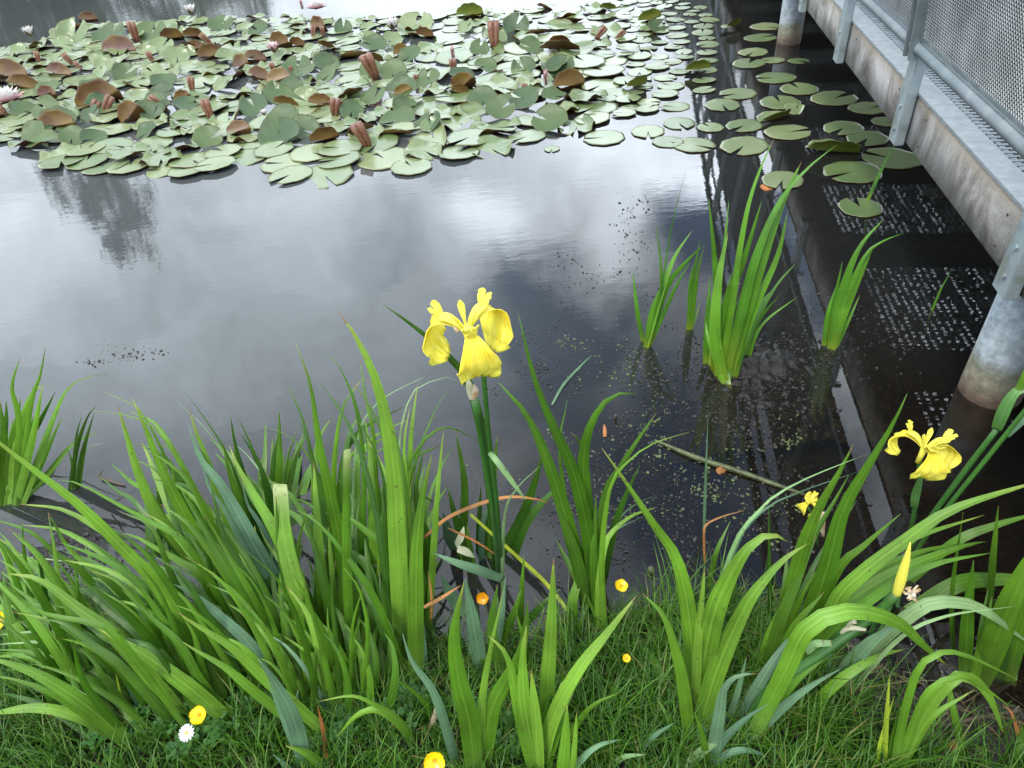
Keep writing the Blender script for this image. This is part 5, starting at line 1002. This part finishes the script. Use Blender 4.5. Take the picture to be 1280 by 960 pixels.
stick('stick', 'long greenish stick floating on the dark water in front of the tall water iris', [at_z(818, 550, .005), at_z(870, 572, .008), at_z(920, 588, .008), at_z(962, 603, .006), at_z(1005, 618, .003)], [.003, .0075, .008, .007, .004])
stick('stick', 'thin dark twig floating at the left, beyond the iris tips', [at_z(128, 588, .02), at_z(125, 597, .008), at_z(140, 602, .006), at_z(156, 607, .004)], [.002, .004, .004, .002], 'bark')
stick('stick', 'short yellow brown stump of a reed sticking out of the water near the small buttercup', [at_z(813, 742, -.02), at_y(814, 724, .975), at_y(814, 711, .975)], [.009, .0085, .008], 'stick')
stick('stick', 'dry stalk leaning in the grass at the bottom centre', [ground_at(488, 962), at_y(515, 938, .60), at_y(537, 910, .62), at_y(548, 884, .63)], [.003, .004, .0055, .007], 'straw')
stick('stick', 'brown stick lying at the grass margin below the reed stump', [ground_at(792, 808) + Vector((0, 0, .01)), ground_at(815, 803) + Vector((0, 0, .012)), ground_at(838, 800) + Vector((0, 0, .01))], [.004, .006, .005], 'straw')
stick('stick', 'dark thin twig across the wet mud at the lower right', [at_z(1180, 908, .03), at_z(1220, 898, .035), at_z(1275, 888, .03)], [.004, .004, .003], 'bark')
stick('stick', 'small black stub poking from the water right of the fanned iris', [at_z(769, 524, -.01), at_z(770, 519, .02)], [.005, .004], 'bark')
# surface scum, duckweed and dark flecks in the shallows: far too many to count
fr_ = random.Random(21)
M['fleckg'] = noise_mat('duckweed', [(.05, .07, .02), (.13, .16, .06)], scale=60, rough=.5, bump=0); M['fleckd'] = noise_mat('floating_debris', [(.012, .012, .010), (.05, .05, .045)], scale=60, rough=.35, bump=0); M['fleckp'] = noise_mat('pale_debris', [(.13, .14, .11), (.24, .26, .21)], scale=60, rough=.5, bump=0)
def flecks(name, label, patches, mat, smin, smax, zt=.0015):
    v = []; f = []
    for cx, cy, sx_, sy_, cnt in patches:
        ctr = [(fr_.gauss(cx, sx_ * .6), fr_.gauss(cy, sy_ * .6)) for _ in range(max(2, cnt // 14))]
        for _ in range(cnt):
            c = fr_.choice(ctr); x, y = c[0] + fr_.gauss(0, sx_ * .22), c[1] + fr_.gauss(0, sy_ * .22)
            if y > 900 or y < 150: continue
            p = at_z(x, y, .002)
            if p.y < shore(p.x) + .0: continue
            a = fr_.random() * 6.28; s = fr_.uniform(smin, smax) * fr_.choice((.6, 1, 1, 1.8)); el = fr_.uniform(.25, 1); k = fr_.choice((4, 5, 6)); b0 = len(v)
            for lay in (0, 1):
                for q in range(k):
                    aa = 6.28 * q / k; r = s * fr_.uniform(.7, 1.2) if lay == 0 else s; lx, ly = math.cos(aa) * r, math.sin(aa) * r * el
                    v.append((p.x + lx * math.cos(a) - ly * math.sin(a), p.y + lx * math.sin(a) + ly * math.cos(a), (.0006 if lay == 0 else 0) + (zt * fr_.uniform(.5, 1.5) if lay == 0 else 0)))
            f.append(tuple(b0 + q for q in range(k)))
            for q in range(k): f.append((b0 + q, b0 + k + q, b0 + k + (q + 1) % k, b0 + (q + 1) % k))
    tag(mesh_obj(name, v, f, mat, smooth=False), label, kind='stuff')
flecks('duckweed', 'loose green duckweed and scum on the shallow water', [(800, 470, 40, 50, 110), (740, 560, 60, 60, 60), (860, 600, 80, 40, 120), (905, 640, 70, 50, 70), (700, 430, 30, 20, 40), (640, 600, 60, 60, 40), (780, 640, 60, 50, 60), (1000, 560, 40, 40, 40), (690, 650, 40, 40, 40), (980, 640, 40, 40, 40), (740, 440, 50, 30, 60), (830, 560, 30, 20, 50), (880, 610, 30, 15, 50)], M['fleckg'], .0014, .0036)
flecks('floating_debris', 'dark floating bits on the pond surface', [(720, 390, 50, 40, 150), (770, 300, 50, 40, 90), (690, 455, 40, 30, 180), (820, 480, 50, 60, 300), (960, 470, 90, 50, 700), (900, 520, 80, 50, 500), (820, 640, 100, 70, 420), (1010, 430, 60, 40, 400), (1000, 640, 60, 50, 240), (720, 640, 60, 60, 240), (1100, 850, 80, 60, 400), (140, 450, 60, 12, 60), (130, 680, 50, 40, 120)], M['fleckd'], .0010, .0038, .003)
flecks('pale_debris', 'pale seeds and scraps on the pond surface', [(770, 420, 50, 40, 40), (760, 600, 90, 70, 60), (140, 440, 60, 14, 50), (900, 630, 80, 60, 40), (640, 640, 60, 60, 30), (1180, 860, 70, 60, 60)], M['fleckp'], .0007, .0018)

# dark heap of mud and rotten roots round the water irises, and the wet corner on the right
from mathutils import noise as mnoise
def mud_heap(name, label, cx, cy, rx_, ry_, hmax, step=.0055):
    v = []; f = []; nx_ = int(2 * rx_ / step); ny_ = int(2 * ry_ / step)
    for j in range(ny_ + 1):
        for i in range(nx_ + 1):
            x, y = cx - rx_ + i * step, cy - ry_ + j * step; q = math.hypot((x - cx) / rx_, (y - cy) / ry_)
            n1_ = mnoise.noise(Vector((x * 9, y * 9, 3))); n2_ = mnoise.noise(Vector((x * 34, y * 34, 1))); n3_ = mnoise.noise(Vector((x * 90, y * 90, 5)))
            v.append((x, y, hmax * (1 - 1.5 * q) + .022 * n1_ + .020 * n2_ + .009 * n3_ - .014 - .05 * smooth(.8, 1, q)))
    f = [(j * (nx_ + 1) + i, j * (nx_ + 1) + i + 1, (j + 1) * (nx_ + 1) + i + 1, (j + 1) * (nx_ + 1) + i) for j in range(ny_) for i in range(nx_)]
    tag(mesh_obj(name, v, f, M['mud']), label, kind='structure')
M['mud'] = noise_mat('wet_black_mud', [(.004, .004, .004), (.010, .009, .008), (.024, .021, .017)], scale=60, rough=.2, bump=.9, bdist=.004, spec=.4)
mud_heap('mud', 'black wet mud heaped round the water irises', .80, 1.71, .36, .29, .034)
mud_heap('mud', 'black wet mud at the water edge below the far left iris clump', -1.28, 1.22, .34, .17, .026)
st_ = random.Random(77)
for k in range(9):
    x, y = 70 + k * 16 + st_.uniform(-4, 4), st_.uniform(640, 705); p = at_z(x, y, 0); a = Vector((st_.uniform(-.02, .02), st_.uniform(-.02, .02), st_.uniform(.02, .05)))
    stick('dead_stub', 'dark rotten stub in the left mud, ' + ['first', 'second', 'third', 'fourth', 'fifth', 'sixth', 'seventh', 'eighth', 'ninth'][k] + ' from the left', [p - Vector((0, 0, .02)), p + a * .5, p + a], [.004, .003, .0012], 'bark', 'rotten stubs at the left water edge')
mud_heap('mud', 'black wet mud in the shallow corner at the lower right', .80, .70, .22, .16, .012)

# ------------------------------------------------------------------ meadow flowers
M['butter'] = noise_mat('buttercup_yellow', [(.80, .52, .005), (.90, .70, .01)], scale=40, rough=.25, bump=0, trans=.2); M['buttero'] = noise_mat('buttercup_orange', [(.75, .30, .005), (.85, .42, .01)], scale=40, rough=.3, bump=0, trans=.2); M['white'] = noise_mat('daisy_white', [(.80, .80, .80), (.86, .86, .86)], scale=20, rough=.6, bump=0, trans=.2)
def round_petal(mb, az, r):
    d = Vector((math.cos(az), math.sin(az), 0)); sv = Vector((-math.sin(az), math.cos(az), 0)); vs = []; n = 8
    for lay in (1, -1):
        for i in range(n + 1):
            t = i / n; w = .50 * min(1, ((t + .04) / .6) ** .75) * (math.sqrt(max(0, 1 - max(0, (t - .6) / .4) ** 2)) + .02)
            for u in (-1, -.5, 0, .5, 1): vs.append(d * r * t * (1 - .06 * abs(u)) + sv * (w * r * .98 * u) + Vector((0, 0, r * (.34 * t * t + .10 * t + .16 * u * u * w + .012 * lay + .02 * u))))
    fs = []
    for L_ in (0, 1):
        for i in range(n):
            for k in range(4):
                q = tuple(L_ * (n + 1) * 5 + x for x in (i * 5 + k, i * 5 + k + 1, (i + 1) * 5 + k + 1, (i + 1) * 5 + k)); fs.append(q if L_ == 0 else q[::-1])
    mb.add(vs, fs)
def wild(x, y, w, kind, label, Y=None, az0=0, tilt=(0, 0)):
    g0 = ground_at(x, y + 14); Y = g0.y - .045 if Y is None else Y; C = at_y(x, y, Y); gz = ground_z(C.x, C.y); s = px_size(C); r = w * s / 2 * 1.12
    rt_ = empty('daisy' if kind == 'daisy' else 'buttercup', (C.x, C.y, gz)); tag(rt_, label, 'daisy' if kind == 'daisy' else 'buttercup', None)
    O = C - Vector(rt_.location); mb = MB(); mb.tube(spline([(.01, .0, 0), (.004, .004, O.z * .5), (O.x, O.y, O.z)], 8), .0011, 6); mb.build('stem', M['g'], rt_, True)
    n_ = 26 if kind == 'daisy' else 5; Rm = Matrix.Rotation(R(tilt[0]), 4, 'X') @ Matrix.Rotation(R(tilt[1]), 4, 'Y')
    for k in range(n_):
        mb = MB(); a = az0 + 6.283 * k / n_ + (fr_.uniform(-.05, .05))
        if kind == 'daisy': petal_mesh(mb, Vector((0, 0, 0)), a, .10 + .12 * (k % 2), r, r * .23, .05)
        else:
            round_petal(mb, a, r)
        o = mb.build('petal', M['white'] if kind == 'daisy' else M['buttero' if kind == 'orange' else 'butter'], rt_, True); o.data.transform(Rm); o.location = O
    mb = MB(); rr = r * (.30 if kind == 'daisy' else .20)
    for k in range(22):
        a = k * 2.4; q = rr * math.sqrt(k / 22); mb.tube([(math.cos(a) * q, math.sin(a) * q, .0005), (math.cos(a) * q * 1.1, math.sin(a) * q * 1.1, rr * (.8 if kind == 'daisy' else 1.6) * (1 - .3 * k / 22))], rr * .13, 5)
    o = mb.build('flower_centre', M['stamen'], rt_, True); o.data.transform(Rm); o.location = O
wild(249, 894, 21, 'b', 'open yellow buttercup just above the white daisy', az0=.3, tilt=(25, 0))
wild(234, 916, 19, 'daisy', 'small white daisy in the grass at the bottom left', tilt=(25, -5))
wild(264, 836, 10, 'b', 'tiny yellow buttercup between the blades above the daisy', tilt=(20, 10))
wild(4, 776, 22, 'b', 'yellow buttercup cut by the left edge of the picture', tilt=(30, -20))
wild(776, 733, 16, 'b', 'yellow buttercup in front of the dark water by the fanned iris', tilt=(15, 10), Y=.84)
wild(603, 747, 15, 'orange', 'orange yellow buttercup among the blades at the foot of the big flower', tilt=(50, 0))
wild(543, 951, 26, 'b', 'yellow buttercup at the bottom edge beside the dry stalk', tilt=(45, 5), az0=.9)
wild(783, 823, 10, 'b', 'tiny buttercup in the grass near the margin, under the long bright blade', tilt=(20, 0))

# ------------------------------------------------------------------ grass and clover on the bank
def grass():
    n = 95000; rs = np.random.RandomState(4); x = rs.uniform(-2.1, 1.9, n * 2); y = rs.uniform(.22, 1.75, n * 2)
    keep = []
    for i in range(n * 2):
        s = shore(x[i])
        if y[i] > s + .015: continue
        if x[i] > .60 and rs.rand() < .80 * smooth(.60, .72, x[i]) * smooth(.30, .10, s - y[i]) : continue
        if x[i] > .58 and y[i] > .46 + rs.rand() * .06 and x[i] < .95 and rs.rand() < .8: continue
        keep.append(i)
        if len(keep) >= n: break
    x = x[keep]; y = y[keep]; n = len(keep); z = np.array([ground_z(a, b_) for a, b_ in zip(x, y)]) - .004
    clump = np.sin(x * 31 + 3 * np.sin(y * 23)) * np.sin(y * 37 + 2 * np.sin(x * 19)); h = (.036 + .070 * rs.rand(n) ** 1.5) * (1 + .45 * clump) * (1 + .35 * (x > .05)); w = .0009 + .0010 * rs.rand(n)
    az = rs.uniform(0, 2 * np.pi, n); ln = rs.uniform(.1, .9, n); dx, dy = np.cos(az), np.sin(az); px_, py_ = -dy, dx
    V = np.zeros((n, 7, 3)); U = np.zeros((n, 7, 2)); tone = rs.rand(n)
    for k, (t, ww) in enumerate(((0, 1), (.4, .9), (.75, .6))):
        for sgi, sg in enumerate((-1, 1)):
            j = k * 2 + sgi; V[:, j, 0] = x + dx * ln * h * t ** 2 + px_ * w * ww * sg; V[:, j, 1] = y + dy * ln * h * t ** 2 + py_ * w * ww * sg; V[:, j, 2] = z + h * t * (1 - .25 * ln * t); U[:, j, 0] = tone; U[:, j, 1] = t
    V[:, 6, 0] = x + dx * ln * h; V[:, 6, 1] = y + dy * ln * h; V[:, 6, 2] = z + h * (1 - .25 * ln); U[:, 6, 0] = tone; U[:, 6, 1] = 1
    b = (np.arange(n) * 7)[:, None]; quads = np.concatenate([b + [0, 1, 3, 2], b + [2, 3, 5, 4]]).tolist(); tris = (b + [4, 5, 6]).tolist()
    return V.reshape(-1, 3).tolist(), quads + tris, U.reshape(-1, 2)
def grass_mat(name, c1, c2, c3):
    m, t, b, out = newmat(name); uv = N(t, 'ShaderNodeUVMap'); sp = N(t, 'ShaderNodeSeparateXYZ'); L(t, uv.outputs[0], sp.inputs[0])
    cr = N(t, 'ShaderNodeValToRGB'); e = cr.color_ramp.elements; e[0].position = 0; e[0].color = (*c1, 1); e[1].position = .92; e[1].color = (*c2, 1); q = e.new(.985); q.color = (*c3, 1); L(t, sp.outputs['X'], cr.inputs[0])
    L(t, cr.outputs[0], b.inputs['Base Color']); b.inputs['Roughness'].default_value = .5; tr = N(t, 'ShaderNodeBsdfTranslucent'); L(t, cr.outputs[0], tr.inputs['Color']); ms = N(t, 'ShaderNodeMixShader'); ms.inputs[0].default_value = .3
    L(t, b.outputs[0], ms.inputs[1]); L(t, tr.outputs[0], ms.inputs[2]); L(t, ms.outputs[0], out.inputs['Surface']); return m
v, f, u = grass(); tag(mesh_obj('grass', v, f, grass_mat('grass_blades', (.026, .090, .007), (.085, .215, .012), (.22, .20, .07)), smooth=False, uv=u), 'fine green grass covering the bank between the irises', kind='stuff')
# dead thatch and bleached straws lying among the grass
tv = []; tf = []; tu = []; tr_ = np.random.RandomState(9)
for _ in range(2600):
    x, y = tr_.uniform(-1.7, 1.5), tr_.uniform(.3, 1.35)
    if y > shore(x) + .03: continue
    if tr_.rand() < .5: y = shore(x) - abs(tr_.normal(0, .05))
    z = ground_z(x, y) + tr_.uniform(.002, .022); a = tr_.uniform(0, 6.28); l_ = tr_.uniform(.02, .075); w_2 = tr_.uniform(.0007, .0019); dx_, dy_ = math.cos(a), math.sin(a); el_ = tr_.uniform(-.1, .35); tn = tr_.rand(); b0 = len(tv)
    for k in range(4):
        t_ = k / 3
        for s_ in (-1, 1): tv.append((x + dx_ * l_ * t_ - dy_ * w_2 * s_ + .004 * math.sin(t_ * 5 + tn * 6), y + dy_ * l_ * t_ + dx_ * w_2 * s_, z + el_ * l_ * t_ - .2 * l_ * t_ * t_ + w_2 * s_ * .3)); tu.append((tn, t_))
    for k in range(3): tf.append((b0 + k * 2, b0 + k * 2 + 1, b0 + k * 2 + 3, b0 + k * 2 + 2))
tag(mesh_obj('dead_thatch', tv, tf, grass_mat('thatch', (.07, .045, .022), (.24, .17, .09), (.38, .30, .20)), smooth=False, uv=tu), 'dry brown thatch lying among the grass and along the water edge', kind='stuff')
cv_ = []; cf_ = []; cr_ = random.Random(8)
for cx, cy, rad, cnt in ((215, 870, 34, 42), (265, 925, 30, 34), (240, 940, 24, 18), (205, 905, 20, 16), (440, 905, 30, 22), (425, 930, 22, 14), (510, 880, 26, 20), (495, 900, 20, 14), (590, 880, 30, 10), (640, 930, 20, 8), (320, 900, 30, 14), (160, 930, 50, 14), (720, 950, 30, 8)):
    for _ in range(cnt):
        p = ground_at(cx + cr_.gauss(0, rad * .5), cy + cr_.gauss(0, rad * .4)); h = cr_.uniform(.018, .05); a0 = cr_.random() * 6.28; r = cr_.uniform(.008, .0135); top = p + Vector((cr_.uniform(-.01, .01), cr_.uniform(-.01, .01), h))
        for k in range(3):
            a = a0 + k * 2.094; d = Vector((math.cos(a), math.sin(a), 0)); s_ = Vector((-d.y, d.x, 0)); b0 = len(cv_); tz = cr_.uniform(-.1, .35)
            for t_, w in ((0, .05), (.3, .55), (.65, .92), (.92, .80), (1.02, .3)):
                for u_ in (-1, 0, 1): cv_.append(tuple(top + d * r * 1.25 * t_ + s_ * r * w * u_ * .62 + Vector((0, 0, r * (tz * t_ + .18 * abs(u_) * w)))))
            for i in range(4):
                for q in (0, 1): cf_.append((b0 + i * 3 + q, b0 + i * 3 + q + 1, b0 + (i + 1) * 3 + q + 1, b0 + (i + 1) * 3 + q))
M['clover'] = noise_mat('clover_leaf', [(.03, .11, .018), (.06, .18, .03)], scale=30, rough=.5, bump=0, trans=.2)
tag(mesh_obj('clover', cv_, cf_, M['clover']), 'patches of three-leaved clover in the grass', kind='stuff')

# ------------------------------------------------------------------ trees on the far shore (seen mirrored in the pond)
def foliage_mat():
    m, t, b, out = newmat('tree_foliage'); oi = N(t, 'ShaderNodeObjectInfo'); g = N(t, 'ShaderNodeNewGeometry'); n = N(t, 'ShaderNodeTexNoise'); n.inputs['Scale'].default_value = .9; n.inputs['Detail'].default_value = 4; L(t, g.outputs['Position'], n.inputs['Vector'])
    cr = N(t, 'ShaderNodeValToRGB'); e = cr.color_ramp.elements; e[0].position = .35; e[0].color = (.040, .070, .018, 1); e[1].position = .65; e[1].color = (.10, .14, .04, 1); L(t, n.outputs['Fac'], cr.inputs[0]); L(t, cr.outputs[0], b.inputs['Base Color']); b.inputs['Roughness'].default_value = .6; return m
M['foliage'] = foliage_mat()
def tree_crown(seed, n=5200, W=3.2, Hh=4.2):
    rs = np.random.RandomState(seed); cl = rs.normal(0, 1, (46, 3)); cl /= np.linalg.norm(cl, axis=1)[:, None]; cl *= rs.uniform(.45, 1, (46, 1)); cl[:, 0] *= W; cl[:, 1] *= W; cl[:, 2] *= Hh
    c = cl[rs.randint(0, 46, n)] + rs.normal(0, .42, (n, 3)); a = rs.normal(0, 1, (n, 3)); a /= np.linalg.norm(a, axis=1)[:, None]; b_ = np.cross(a, rs.normal(0, 1, (n, 3))); b_ /= np.linalg.norm(b_, axis=1)[:, None]; s = rs.uniform(.10, .22, (n, 1))
    V = np.stack([c - a * s, c + b_ * s * .6, c + a * s, c - b_ * s * .6], 1).reshape(-1, 3); return V.tolist(), (np.arange(n)[:, None] * 4 + [0, 1, 2, 3]).tolist()
CR = [tree_crown(s) for s in (1, 2)]; crowns = []
def dir_pt(px, py, dist):      # point at a distance along the mirrored view direction of a photo pixel
    r = ray(px, py); h = math.hypot(r.x, r.y); return Vector((r.x / h * dist, r.y / h * dist, 0)), dist * (-r.z) / h
TREES = [(155, 290, 34, .85, 'tall rounded tree standing above the others on the far left shore'), (30, 40, 36, 1.0, 'bushy tree at the far left end of the far shore'), (130, 50, 37, .9, 'low wide tree on the far shore left of the gap'), (260, 46, 38, .9, 'tree on the far shore, third from its left end'),
         (-60, 60, 35, 1.0, 'tree at the outermost left of the far shore'), (900, 52, 36, .9, 'tree on the far shore beyond the bridge'), (985, 78, 37, 1.1, 'dark tree behind the bridge on the far shore'), (1090, 90, 36, 1.1, 'large tree right of the bridge on the far shore')]
for i, (x, y, dist, sc, lab) in enumerate(TREES):
    p, topz = dir_pt(x, y, dist); topz += CAMH * 0; Ht = max(4.5, topz + 0.3); gz = .5
    rt_ = empty('tree', (p.x, p.y, gz - .1)); tag(rt_, lab, 'tree', 'trees on the far shore')
    k = i % 2; hh = (Ht - gz) * .5 / 4.6
    if i < 2: o = mesh_obj('crown', CR[k][0], CR[k][1], M['foliage'], rt_, False); crowns.append(o)
    else: o = crowns[k].copy(); COL.objects.link(o); o.parent = rt_
    hf = (Ht - gz) * .42 / 4.6 if i else (Ht - gz) * .36 / 4.6
    wd = .62 if i == 0 else 1.05; o.scale = (wd * sc, wd * sc, hf * sc); o.location = (0, 0, Ht - gz - 4.6 * hf * sc); o.rotation_euler = (0, 0, i * 1.3)
    tb = MB(); hT = Ht * .75; tb.tube([(0, 0, -.3), (.05, 0, hT * .4), (.1, .05, hT * .75), (.05, 0, hT)], [.28, .2, .13, .05], 9)
    for q in range(6):
        a = q * 2.2; z = hT * (.35 + .09 * q); tb.tube([(.05, 0, z), (math.cos(a) * .9, math.sin(a) * .9, z + .8), (math.cos(a) * 1.7, math.sin(a) * 1.7, z + 1.9)], [.09, .05, .02], 6)
    tb.build('trunk', M['bark'], rt_, True)
for o in bpy.data.objects:
    if o.type == 'MESH' and not o.data.materials: print('NO MAT', o.name)
